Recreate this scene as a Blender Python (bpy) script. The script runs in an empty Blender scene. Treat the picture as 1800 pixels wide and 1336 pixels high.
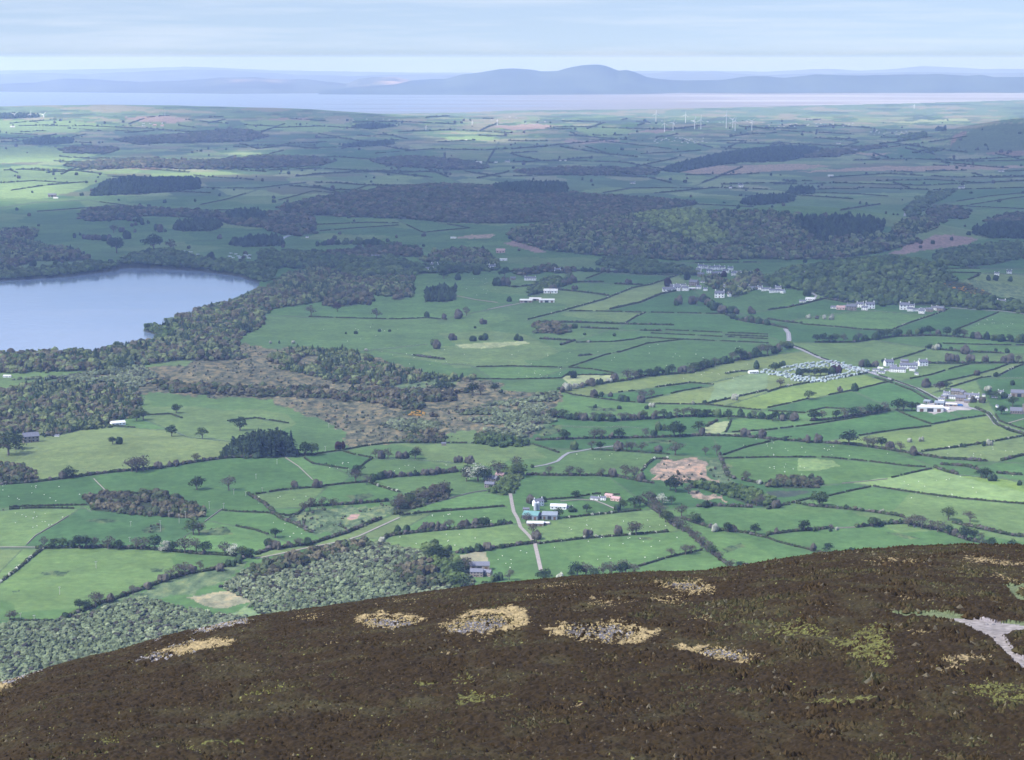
import bpy, math, random
import numpy as np
from mathutils import Vector, Matrix

# ============================================================ camera, sky, sun
random.seed(7)
RNG = np.random.default_rng(7)
scene = bpy.context.scene
CAM_H = 600.0
F = 3760.0                       # focal length in photo pixels (1800 wide)
PITCH = math.atan(565.0 / F)     # camera looks this far below the horizon
CP, SP = math.cos(PITCH), math.sin(PITCH)

cam_data = bpy.data.cameras.new("camera")
cam_data.sensor_width = 36.0
cam_data.lens = F / 1800.0 * 36.0
cam_data.clip_start = 1.0
cam_data.clip_end = 300000.0
cam = bpy.data.objects.new("camera", cam_data)
scene.collection.objects.link(cam)
cam.location = (0, 0, CAM_H)
cam.rotation_euler = (math.pi / 2 - PITCH, 0, 0)
scene.camera = cam

SUN_EL = math.radians(48)
SUN_AZ = math.radians(-118)      # left of and behind the camera
sd = Vector((math.sin(SUN_AZ) * math.cos(SUN_EL), math.cos(SUN_AZ) * math.cos(SUN_EL), math.sin(SUN_EL)))
sun_l = bpy.data.lights.new("sun", 'SUN')
sun_l.energy = 5.0
sun_l.angle = math.radians(0.5)
sun_l.color = (1.0, 0.985, 0.965)
sun = bpy.data.objects.new("sun", sun_l)
scene.collection.objects.link(sun)
sun.rotation_euler = sd.to_track_quat('Z', 'Y').to_euler()
sun.location = (0, 0, 3000)

world = bpy.data.worlds.new("World")
scene.world = world
world.use_nodes = True
nt = world.node_tree
nt.nodes.clear()
wo = nt.nodes.new('ShaderNodeOutputWorld')
bg = nt.nodes.new('ShaderNodeBackground')
bg.inputs['Strength'].default_value = 0.115
sky = nt.nodes.new('ShaderNodeTexSky')
sky.sky_type = 'NISHITA'
sky.sun_disc = False
sky.sun_elevation = SUN_EL
sky.sun_rotation = SUN_AZ % (2 * math.pi)
sky.altitude = 600
sky.air_density = 1.3
sky.dust_density = 0.4
sky.ozone_density = 3.0
tc = nt.nodes.new('ShaderNodeTexCoord')
sep = nt.nodes.new('ShaderNodeSeparateXYZ')
mx = nt.nodes.new('ShaderNodeMath'); mx.operation = 'MAXIMUM'; mx.inputs[1].default_value = 0.0
mz = nt.nodes.new('ShaderNodeMath'); mz.operation = 'MULTIPLY_ADD'; mz.inputs[1].default_value = 0.86; mz.inputs[2].default_value = 0.14
cmb = nt.nodes.new('ShaderNodeCombineXYZ')
nt.links.new(tc.outputs['Generated'], sep.inputs[0])
nt.links.new(sep.outputs[0], cmb.inputs[0]); nt.links.new(sep.outputs[1], cmb.inputs[1])
nt.links.new(sep.outputs[2], mx.inputs[0]); nt.links.new(mx.outputs[0], mz.inputs[0]); nt.links.new(mz.outputs[0], cmb.inputs[2])
nt.links.new(cmb.outputs[0], sky.inputs[0])
# thin high cloud veil: long streaks
mp = nt.nodes.new('ShaderNodeMapping'); mp.inputs['Scale'].default_value = (3.2, 3.2, 62.0)
nz = nt.nodes.new('ShaderNodeTexNoise'); nz.inputs['Scale'].default_value = 2.6
nz.inputs['Detail'].default_value = 8; nz.inputs['Roughness'].default_value = 0.62
rp = nt.nodes.new('ShaderNodeValToRGB')
rp.color_ramp.elements[0].position = 0.46; rp.color_ramp.elements[1].position = 0.80
rp.color_ramp.elements[0].color = (0, 0, 0, 1); rp.color_ramp.elements[1].color = (0.5, 0.5, 0.5, 1)
mixc = nt.nodes.new('ShaderNodeMix'); mixc.data_type = 'RGBA'
nt.links.new(tc.outputs['Generated'], mp.inputs[0]); nt.links.new(mp.outputs[0], nz.inputs[0])
nt.links.new(nz.outputs['Fac'], rp.inputs[0]); nt.links.new(rp.outputs[0], mixc.inputs[0])
tint = nt.nodes.new('ShaderNodeMix'); tint.data_type = 'RGBA'; tint.blend_type = 'MULTIPLY'
tint.inputs[0].default_value = 1.0
tr_ = nt.nodes.new('ShaderNodeMapRange'); tr_.inputs[1].default_value = 0.0; tr_.inputs[2].default_value = 0.45
nt.links.new(sep.outputs[2], tr_.inputs[0])
tmx = nt.nodes.new('ShaderNodeMix'); tmx.data_type = 'RGBA'
tmx.inputs[6].default_value = (0.775, 0.67, 0.665, 1); tmx.inputs[7].default_value = (0.72, 0.80, 1.2, 1)
nt.links.new(tr_.outputs[0], tmx.inputs[0]); nt.links.new(tmx.outputs[2], tint.inputs[7])
nt.links.new(sky.outputs[0], tint.inputs[6])
nt.links.new(tint.outputs[2], mixc.inputs[6])
mixc.inputs[7].default_value = (3.9, 4.2, 4.7, 1)
nt.links.new(mixc.outputs[2], bg.inputs['Color'])
nt.links.new(bg.outputs[0], wo.inputs['Surface'])

vs = scene.view_settings
vs.view_transform = 'Standard'; vs.look = 'None'; vs.exposure = 1.0; vs.gamma = 1.0
scene.cycles.volume_bounces = 2
scene.cycles.max_bounces = 5
scene.cycles.diffuse_bounces = 2
scene.cycles.glossy_bounces = 2
scene.cycles.transparent_max_bounces = 12

# ============================================================ helpers
C = scene.collection
def hsh(i, j, s):
    n = (i.astype(np.int64) * 374761393 + j.astype(np.int64) * 668265263 + s * 982451653) & 0x7fffffff
    n = (n ^ (n >> 13)) * 1274126177 & 0x7fffffff
    n = (n ^ (n >> 16)) * 2246822519 & 0x7fffffff
    return ((n ^ (n >> 15)) & 0xffffff) / float(0x1000000)
def vnoise(x, y, s=0):
    x = np.asarray(x, float); y = np.asarray(y, float)
    i = np.floor(x); j = np.floor(y); u = x - i; v = y - j
    u = u * u * (3 - 2 * u); v = v * v * (3 - 2 * v)
    a = hsh(i, j, s); b = hsh(i + 1, j, s); c = hsh(i, j + 1, s); d = hsh(i + 1, j + 1, s)
    return (a * (1 - u) + b * u) * (1 - v) + (c * (1 - u) + d * u) * v
def fbm(x, y, s=0, o=4):
    r = 0; a = 0.5
    for k in range(o):
        r = r + a * vnoise(x, y, s + k * 17); x = x * 2.03; y = y * 2.03; a *= 0.5
    return r / (1 - 0.5 ** o)
def sstep(a, b, x):
    t = np.clip((x - a) / (b - a), 0, 1); return t * t * (3 - 2 * t)

def ray(px, py):
    """world direction of a photo pixel, scaled to unit forward distance"""
    px = np.asarray(px, float); py = np.asarray(py, float)
    cx = (px - 900) / F; cy = (668 - py) / F
    dy = CP + cy * SP; dz = -SP + cy * CP
    return cx / dy, dz / dy
def project(x, y, z):
    h = z - CAM_H
    dep = y * CP - h * SP
    return 900 + F * x / dep, 668 - F * (y * SP + h * CP) / dep

BUMPS = []     # px, py of the middle, height m, half-widths m across / along
def bump(px, py, hgt, rx, ry, p=2.0):
    u, t = ray(px, py); Y = (CAM_H - 5) / -t
    BUMPS.append((float(u * Y), float(Y), hgt, rx, ry, p))
bump(1160, 428, 48, 620, 520)        # wooded hill
bump(1450, 415, 78, 480, 480)
bump(1575, 505, 70, 330, 300)        # wooded knoll
bump(120, 462, 16, 260, 180)         # low hill beside the lake
bump(800, 365, 70, 1100, 1300)
bump(1245, 238, 70, 1500, 1300)      # wind farm rise
bump(1830, 262, 190, 720, 1300)      # rounded hill at the right
bump(150, 222, 175, 3200, 2600)      # left ridge
bump(450, 232, 60, 1500, 1500)
bump(250, 800, 14, 220, 140)
bump(-150, 560, 10, 300, 300)
def hv(x, y):
    x = np.asarray(x, float); y = np.asarray(y, float)
    amp = 3 + 22 * sstep(5500, 15000, y) * (1 - sstep(17000, 22500, y))
    z = 3.0 + amp * (fbm(x / 900.0 + 7, y / 1100.0, 3, 3) * 1.2 - 0.25)
    z = np.maximum(z, 2.0)
    for bx, by, h, rx, ry, p in BUMPS:
        z = z + h * np.exp(-(np.abs((x - bx) / rx) ** p + np.abs((y - by) / ry) ** p))
    return z
_T = np.geomspace(1100, 40000, 620)
def ground_pt(px, py):
    """where the sight line through a photo pixel meets the valley ground (arrays ok)"""
    px = np.atleast_1d(np.asarray(px, float)); py = np.atleast_1d(np.asarray(py, float))
    u, t = ray(px, py)
    out = np.zeros((len(px), 3))
    for s in range(0, len(px), 4000):
        uu = u[s:s+4000, None]; tt = t[s:s+4000, None]
        Y = _T[None, :]
        d = CAM_H + tt * Y - hv(uu * Y, Y + 0 * uu)
        hit = d < 0
        k = np.argmax(hit, axis=1); k[~hit.any(axis=1)] = len(_T) - 1; k = np.maximum(k, 1)
        a = _T[k - 1].copy(); b = _T[k].copy(); uu = uu[:, 0]; tt = tt[:, 0]
        for _ in range(18):
            m = (a + b) / 2; dd = CAM_H + tt * m - hv(uu * m, m)
            a = np.where(dd > 0, m, a); b = np.where(dd > 0, b, m)
        Ym = (a + b) / 2
        out[s:s+4000, 0] = uu * Ym; out[s:s+4000, 1] = Ym; out[s:s+4000, 2] = hv(uu * Ym, Ym)
    return out
def pts(s):
    return [tuple(float(v) for v in w.split(',')) for w in s.split()]
def inpoly(X, Y, poly):
    P = np.array(poly); ins = np.zeros(X.shape, bool)
    x1, y1 = P[-1]
    for x2, y2 in P:
        if y1 != y2:
            c = ((y1 > Y) != (y2 > Y)) & (X < (x2 - x1) * (Y - y1) / (y2 - y1) + x1)
            ins ^= c
        x1, y1 = x2, y2
    return ins
RW, RH = 1800, 1336
def fill(ras, poly, val, rough=0.0, seed=5, sc=14.0):
    P = np.array(poly)
    x0 = int(max(0, P[:, 0].min() - 6)); x1 = int(min(RW, P[:, 0].max() + 7))
    y0 = int(max(0, P[:, 1].min() - 6)); y1 = int(min(RH, P[:, 1].max() + 7))
    if x1 <= x0 or y1 <= y0: return
    Y, X = np.mgrid[y0:y1, x0:x1].astype(float)
    if rough:
        X2 = X + rough * 2 * (fbm(X / sc, Y / sc * 2, seed, 3) - 0.5) * 2
        Y2 = Y + rough * (fbm(X / sc + 50, Y / sc * 2, seed + 3, 3) - 0.5) * 2
    else: X2, Y2 = X, Y
    m = inpoly(X2, Y2, poly)
    ras[y0:y1, x0:x1][m] = val
def draw(ras, poly, val, w=1):
    for (x0, y0), (x1, y1) in zip(poly[:-1], poly[1:]):
        n = int(max(abs(x1 - x0), abs(y1 - y0)) * 1.5) + 2
        xs = np.linspace(x0, x1, n); ys = np.linspace(y0, y1, n)
        for dx in range(0, w + 1):
            for dy in range(0, w + 1):
                xi = np.clip(np.round(xs).astype(int) + dx, 0, RW - 1); yi = np.clip(np.round(ys).astype(int) + dy, 0, RH - 1)
                ras[yi, xi] = val

def tag(o, label=None, cat=None, group=None, kind=None):
    if label: o['label'] = label
    if cat: o['category'] = cat
    if group: o['group'] = group
    if kind: o['kind'] = kind
    return o
def fastmesh(name, V, Fq, mats, parent=None, col=None, smooth=False, matidx=None, extra=None):
    """V (n,3); Fq int array (m,k) all faces the same size"""
    V = np.asarray(V, np.float32); Fq = np.asarray(Fq, np.int32)
    me = bpy.data.meshes.new(name)
    me.vertices.add(len(V)); me.vertices.foreach_set('co', V.ravel())
    k = Fq.shape[1]
    me.loops.add(Fq.size); me.loops.foreach_set('vertex_index', Fq.ravel())
    me.polygons.add(len(Fq)); me.polygons.foreach_set('loop_start', np.arange(0, Fq.size, k, dtype=np.int32))
    if matidx is not None: me.polygons.foreach_set('material_index', np.asarray(matidx, np.int32))
    me.polygons.foreach_set('use_smooth', np.full(len(Fq), smooth, bool))
    me.update(calc_edges=True)
    if col is not None:
        a = me.color_attributes.new('Col', 'FLOAT_COLOR', 'POINT')
        c4 = np.ones((len(V), 4), np.float32); c4[:, :col.shape[1]] = col
        a.data.foreach_set('color', c4.ravel())
    if extra is not None:
        for nm, arr in extra.items():
            a = me.attributes.new(nm, 'FLOAT', 'POINT'); a.data.foreach_set('value', np.asarray(arr, np.float32))
    for m in (mats if isinstance(mats, (list, tuple)) else [mats]): me.materials.append(m)
    o = bpy.data.objects.new(name, me); C.objects.link(o)
    if parent: o.parent = parent
    return o
class MB:
    """small mesh builder"""
    def __init__(s): s.v = []; s.f = []
    def box(s, x0, x1, y0, y1, z0, z1):
        b = len(s.v)
        s.v += [(x0,y0,z0),(x1,y0,z0),(x1,y1,z0),(x0,y1,z0),(x0,y0,z1),(x1,y0,z1),(x1,y1,z1),(x0,y1,z1)]
        s.f += [tuple(b + i for i in q) for q in ((0,3,2,1),(4,5,6,7),(0,1,5,4),(1,2,6,5),(2,3,7,6),(3,0,4,7))]
        return s
    def poly(s, vs, fs):
        b = len(s.v); s.v += list(vs); s.f += [tuple(b + i for i in q) for q in fs]; return s
    def tube(s, p0, p1, r0, r1, n=7):
        p0 = Vector(p0); p1 = Vector(p1); d = (p1 - p0).normalized()
        a = d.orthogonal().normalized(); c = d.cross(a); b = len(s.v)
        for p, r in ((p0, r0), (p1, r1)):
            for k in range(n):
                t = 2 * math.pi * k / n; s.v.append(tuple(p + a * (r * math.cos(t)) + c * (r * math.sin(t))))
        for k in range(n): s.f.append((b + k, b + (k + 1) % n, b + n + (k + 1) % n, b + n + k))
        s.f.append(tuple(b + n + k for k in range(n))); s.f.append(tuple(b + k for k in reversed(range(n))))
        return s
    def mesh(s, name, mat):
        me = bpy.data.meshes.new(name); me.from_pydata(s.v, [], s.f); me.materials.append(mat); return me
def link(name, me, parent=None, loc=None, rz=0, sc=None):
    o = bpy.data.objects.new(name, me); C.objects.link(o)
    if parent: o.parent = parent
    if loc is not None: o.location = loc
    if rz: o.rotation_euler = (0, 0, rz)
    if sc is not None: o.scale = sc
    return o

# ============================================================ materials
def newmat(name, rough=0.9, spec=0.2):
    m = bpy.data.materials.new(name); m.use_nodes = True
    b = m.node_tree.nodes['Principled BSDF']
    b.inputs['Roughness'].default_value = rough; b.inputs['Specular IOR Level'].default_value = spec
    return m, m.node_tree, b
def plain(name, col, rough=0.8, var=0.12, scale=0.8, spec=0.3, objrand=0.0):
    m, t, b = newmat(name, rough, spec)
    n = t.nodes.new('ShaderNodeTexNoise'); n.inputs['Scale'].default_value = scale; n.inputs['Detail'].default_value = 5
    c = t.nodes.new('ShaderNodeTexCoord'); t.links.new(c.outputs['Object'], n.inputs[0])
    r = t.nodes.new('ShaderNodeMapRange'); r.inputs[1].default_value = 0.3; r.inputs[2].default_value = 0.7
    r.inputs[3].default_value = 1 - var; r.inputs[4].default_value = 1 + var
    t.links.new(n.outputs['Fac'], r.inputs[0])
    h = t.nodes.new('ShaderNodeHueSaturation'); h.inputs['Color'].default_value = (*col, 1)
    src = r.outputs[0]
    if objrand:
        oi = t.nodes.new('ShaderNodeObjectInfo')
        r2 = t.nodes.new('ShaderNodeMapRange'); r2.inputs[3].default_value = 1 - objrand; r2.inputs[4].default_value = 1 + objrand
        t.links.new(oi.outputs['Random'], r2.inputs[0])
        mm = t.nodes.new('ShaderNodeMath'); mm.operation = 'MULTIPLY'
        t.links.new(r.outputs[0], mm.inputs[0]); t.links.new(r2.outputs[0], mm.inputs[1]); src = mm.outputs[0]
        r3 = t.nodes.new('ShaderNodeMapRange'); r3.inputs[3].default_value = 0.485; r3.inputs[4].default_value = 0.515
        mu = t.nodes.new('ShaderNodeMath'); mu.operation = 'MULTIPLY'; mu.inputs[1].default_value = 7.3
        fr = t.nodes.new('ShaderNodeMath'); fr.operation = 'FRACT'
        t.links.new(oi.outputs['Random'], mu.inputs[0]); t.links.new(mu.outputs[0], fr.inputs[0]); t.links.new(fr.outputs[0], r3.inputs[0])
        t.links.new(r3.outputs[0], h.inputs['Hue'])
    t.links.new(src, h.inputs['Value'])
    t.links.new(h.outputs[0], b.inputs['Base Color'])
    return m
def colmat(name, scale, var, rough=0.95, spec=0.1, fine=None, bump_=0.0, bscale=1.0):
    """vertex colour times noise"""
    m, t, b = newmat(name, rough, spec)
    a = t.nodes.new('ShaderNodeAttribute'); a.attribute_name = 'Col'
    c = t.nodes.new('ShaderNodeTexCoord'); last = a.outputs['Color']
    for k, (s_, v_) in enumerate([(scale, var)] + ([fine] if fine else [])):
        n = t.nodes.new('ShaderNodeTexNoise'); n.inputs['Scale'].default_value = s_; n.inputs['Detail'].default_value = 6
        n.inputs['Roughness'].default_value = 0.6
        t.links.new(c.outputs['Object'], n.inputs[0])
        r = t.nodes.new('ShaderNodeMapRange'); r.inputs[1].default_value = 0.3; r.inputs[2].default_value = 0.7
        r.inputs[3].default_value = 1 - v_; r.inputs[4].default_value = 1 + v_
        t.links.new(n.outputs['Fac'], r.inputs[0])
        h = t.nodes.new('ShaderNodeHueSaturation'); t.links.new(last, h.inputs['Color']); t.links.new(r.outputs[0], h.inputs['Value'])
        last = h.outputs[0]
    t.links.new(last, b.inputs['Base Color'])
    if bump_:
        n = t.nodes.new('ShaderNodeTexNoise'); n.inputs['Scale'].default_value = bscale; n.inputs['Detail'].default_value = 6
        t.links.new(c.outputs['Object'], n.inputs[0])
        bp = t.nodes.new('ShaderNodeBump'); bp.inputs['Distance'].default_value = bump_; t.links.new(n.outputs['Fac'], bp.inputs['Height'])
        t.links.new(bp.outputs[0], b.inputs['Normal'])
    return m, t, b
M = {}
M['leaf_dark'] = plain('leaf_dark', (0.026, 0.044, 0.017), 0.9, 0.35, 0.35, 0.1, 0.22)
M['leaf_mid'] = plain('leaf_mid', (0.056, 0.082, 0.028), 0.9, 0.35, 0.35, 0.1, 0.22)
M['twig'] = plain('twig', (0.078, 0.070, 0.052), 0.9, 0.3, 0.4, 0.1, 0.22)
M['blossom'] = plain('blossom', (0.34, 0.36, 0.27), 0.9, 0.4, 0.6, 0.1, 0.15)
M['conifer'] = plain('conifer', (0.022, 0.038, 0.024), 0.9, 0.3, 0.4, 0.1, 0.15)
M['copper'] = plain('copper', (0.040, 0.020, 0.024), 0.9, 0.3, 0.4, 0.1, 0.1)
M['bark'] = plain('bark', (0.13, 0.11, 0.09), 0.95, 0.3, 2.0)
M['foliage'], _, _ = colmat('foliage', 0.12, 0.30)
M['white_render'] = plain('white_render', (0.80, 0.79, 0.76), 0.8, 0.06, 0.5)
M['pink_render'] = plain('pink_render', (0.55, 0.38, 0.32), 0.8, 0.08, 0.5)
M['stone_wall'] = plain('stone_wall', (0.24, 0.205, 0.175), 0.9, 0.2, 1.2)
M['slate'] = plain('slate', (0.13, 0.135, 0.165), 0.6, 0.18, 1.0)
M['pale_roof'] = plain('pale_roof', (0.55, 0.55, 0.53), 0.6, 0.1, 0.3)
M['green_roof'] = plain('green_roof', (0.13, 0.26, 0.24), 0.5, 0.12, 0.3)
M['grey_roof'] = plain('grey_roof', (0.20, 0.23, 0.26), 0.6, 0.12, 0.3)
M['pink_roof'] = plain('pink_roof', (0.42, 0.27, 0.25), 0.7, 0.12, 0.5)
M['window'] = plain('window', (0.03, 0.035, 0.045), 0.15, 0.1, 1, 0.5)
M['door'] = plain('door', (0.12, 0.07, 0.04), 0.5)
M['van_body'] = plain('van_body', (0.46, 0.52, 0.50), 0.4, 0.05, 0.5, 0.4, 0.18)
M['van_roof'] = plain('van_roof', (0.34, 0.40, 0.41), 0.5, 0.1, 0.5, 0.3, 0.3)
M['tyre'] = plain('tyre', (0.03, 0.03, 0.03), 0.9)
M['turbine'] = plain('turbine', (0.80, 0.80, 0.80), 0.4, 0.03, 0.1)
M['pole'] = plain('pole', (0.40, 0.38, 0.35), 0.8)
M['wool'] = plain('wool', (0.75, 0.72, 0.64), 0.95, 0.1, 2, 0.1)
M['sheep_face'] = plain('sheep_face', (0.2, 0.18, 0.16), 0.9)
M['cow_hide'] = plain('cow_hide', (0.03, 0.022, 0.02), 0.8)
M['asphalt'] = plain('asphalt', (0.22, 0.215, 0.225), 0.85, 0.12, 0.2)
M['river'] = plain('river', (0.45, 0.5, 0.6), 0.1, 0.1, 0.2, 0.5)
M['track'] = plain('track', (0.25, 0.22, 0.195), 0.95, 0.15, 0.3)
M['concrete'] = plain('concrete', (0.42, 0.38, 0.36), 0.9, 0.12, 0.1)
M['blue_paint'] = plain('blue_paint', (0.04, 0.14, 0.36), 0.35)
M['steel'] = plain('steel', (0.45, 0.47, 0.5), 0.4)

# ============================================================ land use, read off a map of the valley
LAKE = pts("-420,515 -200,498 0,493 50,491 120,486 170,480 207,475 212,471 260,471 350,476 420,485 455,497 455,506 425,521 397,533 348,543 358,551 345,555 320,560 285,562 312,569 297,577 275,581 258,576 252,581 285,592 272,603 248,608 232,614 184,620 172,625 140,624 60,627 0,632 -200,650 -420,672")
# kind  h clipped hedge, s shaggy hedge, w hedge with white blossom, f wire fence or bank, v wall
LINES = """
s 0,852 60,848 130,839 200,830 280,823 345,812 400,805 450,803 500,801 555,800
v 165,842 185,862 198,874
h 0,893 50,890 100,889 150,888
h 187,748 237,752
f 290,752 330,768 400,775 425,780
h 250,730 300,728 320,735
h 400,740 450,735 507,744
s 435,868 468,888 480,902 495,912 520,922 548,936
h 555,798 600,792 637,785 675,780 712,778 762,779 835,779
v 502,805 525,820 550,844
h 535,805 550,815 600,823 612,824
h 600,792 622,799 655,805 640,815 630,824
f 655,806 737,809 762,810 810,814
s 657,843 700,838 760,834 805,829
w 647,847 667,855 690,862 702,865
h 450,869 500,861 550,857 600,851 647,847
s 537,891 575,889 625,886 682,881
v 732,891 775,880 825,867 855,862
h 780,897 825,895 885,890
h 837,645 900,644 987,646
h 1000,646 1040,649 1080,656
h 775,667 825,666 900,667 987,665 995,659 1080,659
f 632,617 700,610 750,605
s 727,625 755,629 782,632
f 777,639 825,641 835,647
h 985,687 1007,694 1050,700 1100,706 1117,707
h 1050,696 1062,693
h 1087,690 1095,689
h 1105,688 1117,687
w 1152,681 1200,675 1212,673 1255,676
h 1130,703 1150,698 1165,695
h 1180,692 1200,687 1237,681
f 1237,681 1250,678
h 1147,710 1237,711 1325,720 1337,721
w 1242,710 1285,700 1330,690 1349,686
s 950,730 1000,736 1040,739 1080,740 1125,737 1175,734 1212,732 1262,732 1350,736
s 980,685 1040,677 1100,669 1137,661 1212,656 1250,644 1300,632 1350,625
w 1275,657 1300,653 1325,652
f 1250,672 1300,661 1350,654
s 940,774 1000,772 1075,770 1137,770 1237,766 1287,767 1325,769 1350,772
f 985,749 1075,751 1080,749 1127,752
h 937,781 960,788 982,796
h 1040,791 1075,792 1125,795 1177,799
s 925,835 975,836 1050,836 1090,839 1125,846 1150,850
w 1175,807 1150,807 1137,817 1128,828
h 1272,800 1312,786 1350,777 1390,768
h 1272,806 1350,804 1450,804 1525,811 1600,820 1627,821
s 1265,800 1272,820 1280,837 1292,842
s 1305,844 1330,849 1350,852
s 1205,847 1250,854 1285,865 1325,875 1342,877
s 1227,891 1250,889 1320,892
s 1242,750 1260,740
h 1285,740 1280,752 1275,760
h 1285,760 1350,756 1425,747 1500,735 1550,725 1565,722
h 1350,722 1412,726 1450,717 1485,719
h 1350,717 1387,709 1420,701
h 1455,695 1500,686 1550,674 1572,669
w 1350,689 1375,681 1425,672 1475,664 1525,656
s 1425,740 1475,736 1525,727 1562,720
h 1575,721 1600,732 1637,746
h 1640,746 1687,737 1730,731
h 1510,766 1575,756 1637,749
s 1350,772 1395,775 1450,779 1500,782 1550,789 1587,795 1617,800 1662,807 1735,811
w 1620,794 1675,787 1725,780 1775,771 1800,766
h 1560,842 1600,832 1637,824
s 1642,821 1662,829 1682,834
f 1682,834 1725,838
s 1655,817 1700,820 1720,826
s 1752,832 1797,835
s 1760,810 1800,800
v 1480,850 1525,846 1560,842
h 1535,855 1600,865 1675,875 1750,882 1800,886
h 1457,872 1500,862 1530,856
w 1392,884 1430,875
h 1565,634 1600,624 1627,615
h 1390,606 1412,614 1440,628 1470,638
h 1600,666 1637,659 1675,647 1705,640
h 1655,672 1705,661 1750,649 1772,640
h 1670,681 1725,664 1755,661
w 1755,661 1775,650 1800,640
f 1755,664 1797,664
s 1600,641 1625,639 1700,639 1800,638
s 1627,611 1655,615 1700,619 1762,621
h 1545,660 1575,670 1612,684 1648,704
h 1538,664 1570,674 1605,687 1640,708
s 1715,718 1738,728 1750,745 1775,757 1800,764
h 1750,728 1757,740 1775,747 1800,755
h 0,897 40,894 75,893 130,894
v 120,907 100,920 62,942 47,957
w 0,1025 25,1005 50,985 75,965
s 62,964 82,964 175,962 265,966 350,974 412,977 445,980
f 147,892 160,899
h 415,925 450,932 472,940
v 360,917 390,895
h 390,897 420,900 462,901 500,905
h 0,1090 37,1091 100,1092 107,1089
s 107,1089 140,1077 175,1062 212,1050 250,1036 287,1022 325,1010 375,1002 412,990 425,982
s 450,975 475,966 510,962 545,957 610,937 637,925 670,912
h 702,906 750,901 800,897 890,890
s 685,942 725,937 775,932 850,927 900,920
s 675,960 670,950 685,942
s 802,972 850,967 900,960 940,955
h 500,907 522,905 537,891
h 847,1025 900,1029
w 947,956 1025,947 1100,941 1175,935
w 992,911 1037,906 1087,901 1125,897
s 1130,882 1162,905 1187,925 1212,937 1237,960 1262,980 1290,1002
h 1120,997 1175,980 1235,967
s 1200,912 1237,924 1262,932 1312,937 1350,946
h 1350,946 1375,955 1425,967 1465,976
s 1350,940 1400,934 1462,929
v 1462,929 1505,927
s 1505,927 1562,921 1587,920
s 1400,885 1430,890 1487,895 1525,899 1575,906 1590,910
s 1590,920 1650,932 1700,949 1750,960
s 1675,919 1725,930 1775,941 1800,944
s 1350,895 1387,886
h 935,880 1000,876 1050,868 1090,870
f 0,365 62,355 160,351
h 65,372 160,365 220,361 175,355
h 352,360 400,350 432,340
h 352,370 437,369
s 37,450 87,448 125,450 160,460
h 350,330 450,331 537,321
h 490,352 550,336 607,341
h 607,341 645,326 725,325
h 555,395 650,391 700,392
h 562,406 637,400 700,396
h 715,395 737,406 750,410
h 750,408 825,401 787,394
h 540,557 642,560 700,561 750,559 785,562
v 802,520 837,527 875,532
v 857,544 900,535
w 927,562 987,547 1005,542 1062,526 1112,506 1145,500 1190,484
h 995,547 1042,547
h 1047,547 1125,549 1185,550
h 1188,550 1272,552
s 1072,544 1125,532 1162,517 1187,512
s 945,566 1012,567 1100,570 1185,572
w 1097,570 1117,557 1135,549
s 1017,576 1087,579
s 1125,581 1162,582
s 950,596 1010,599
s 985,607 1010,599
h 1012,602 1075,601 1112,597 1130,593 1187,596 1350,603
h 1087,620 1137,604 1200,597
h 1000,646 1060,625 1090,618
s 1016,626 1040,624
h 1170,580 1212,582 1350,588
h 1145,586 1212,589 1350,596
h 1270,589 1350,592
s 980,509 1045,516 1070,520
s 967,511 1007,496 1060,496
h 1030,490 1057,480
s 1080,499 1130,501
s 985,475 1050,477 1100,479
h 1117,482 1177,484
s 1237,527 1250,540 1270,550 1290,560
s 1290,560 1312,566 1350,570 1385,578
h 1060,339 1107,331 1175,330 1227,331
h 1152,371 1225,359 1325,364
h 1217,462 1337,461
s 1350,545 1382,541 1412,535 1450,525 1490,532
f 1410,560 1515,545 1560,548
s 1350,561 1380,566 1410,569
w 1410,570 1475,575 1510,579 1570,582
w 1570,579 1600,567 1637,555 1670,542
h 1675,582 1712,567 1755,549
h 1672,539 1725,543 1762,545 1800,550
s 1432,602 1500,602 1570,592 1637,590 1675,592 1800,602
h 1657,604 1730,606 1800,607
h 1667,361 1750,365 1800,367
h 1682,354 1737,345 1800,339
h 1700,361 1775,349 1800,346
h 1655,472 1722,472
h 1662,479 1725,480
s 1702,492 1720,484
h 1380,337 1510,341 1560,345
s 1477,370 1500,366 1547,359
s 870,500 905,505 950,500 1007,496
s 560,430 620,428 690,432 740,440
h 1420,398 1480,392
h 1640,470 1720,460 1800,452
"""
FARLINES = """
450,300 560,296 700,304 840,297
520,310 640,300 760,312
600,262 640,250 700,246
560,235 620,246 700,262 730,265
660,270 760,262 850,264 960,258
700,300 705,275
780,300 782,270
850,297 870,262
900,262 1010,252 1060,248 1110,254 1180,262
985,258 1060,270 1120,276
900,285 1000,282 1100,286 1180,300
1090,300 1150,286 1190,278
1000,238 1090,245 1130,248
1060,225 1180,228 1240,220
1300,222 1400,232 1500,236
1350,250 1450,256 1520,258 1640,240
1540,262 1620,252 1700,240
1560,250 1640,262 1700,268
1500,282 1600,279 1700,284 1800,282
1460,312 1560,305 1680,312 1800,309
1360,324 1480,322 1620,326 1800,318
1540,318 1640,316 1730,322
1400,335 1520,330 1640,334 1800,330
900,310 1020,306 1140,312 1180,322
0,300 60,297 130,300 180,306
0,322 60,318 120,322
20,335 80,326 150,320
0,250 90,246 160,252
160,222 260,226 330,232 420,228
250,246 300,240 360,236
450,262 500,256 560,262
460,275 520,280 590,276 650,280
480,225 560,222 640,226
620,215 700,214 800,218
700,232 800,228 900,234
1150,340 1260,330 1350,333
1310,345 1400,343 1500,350
"""
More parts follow.
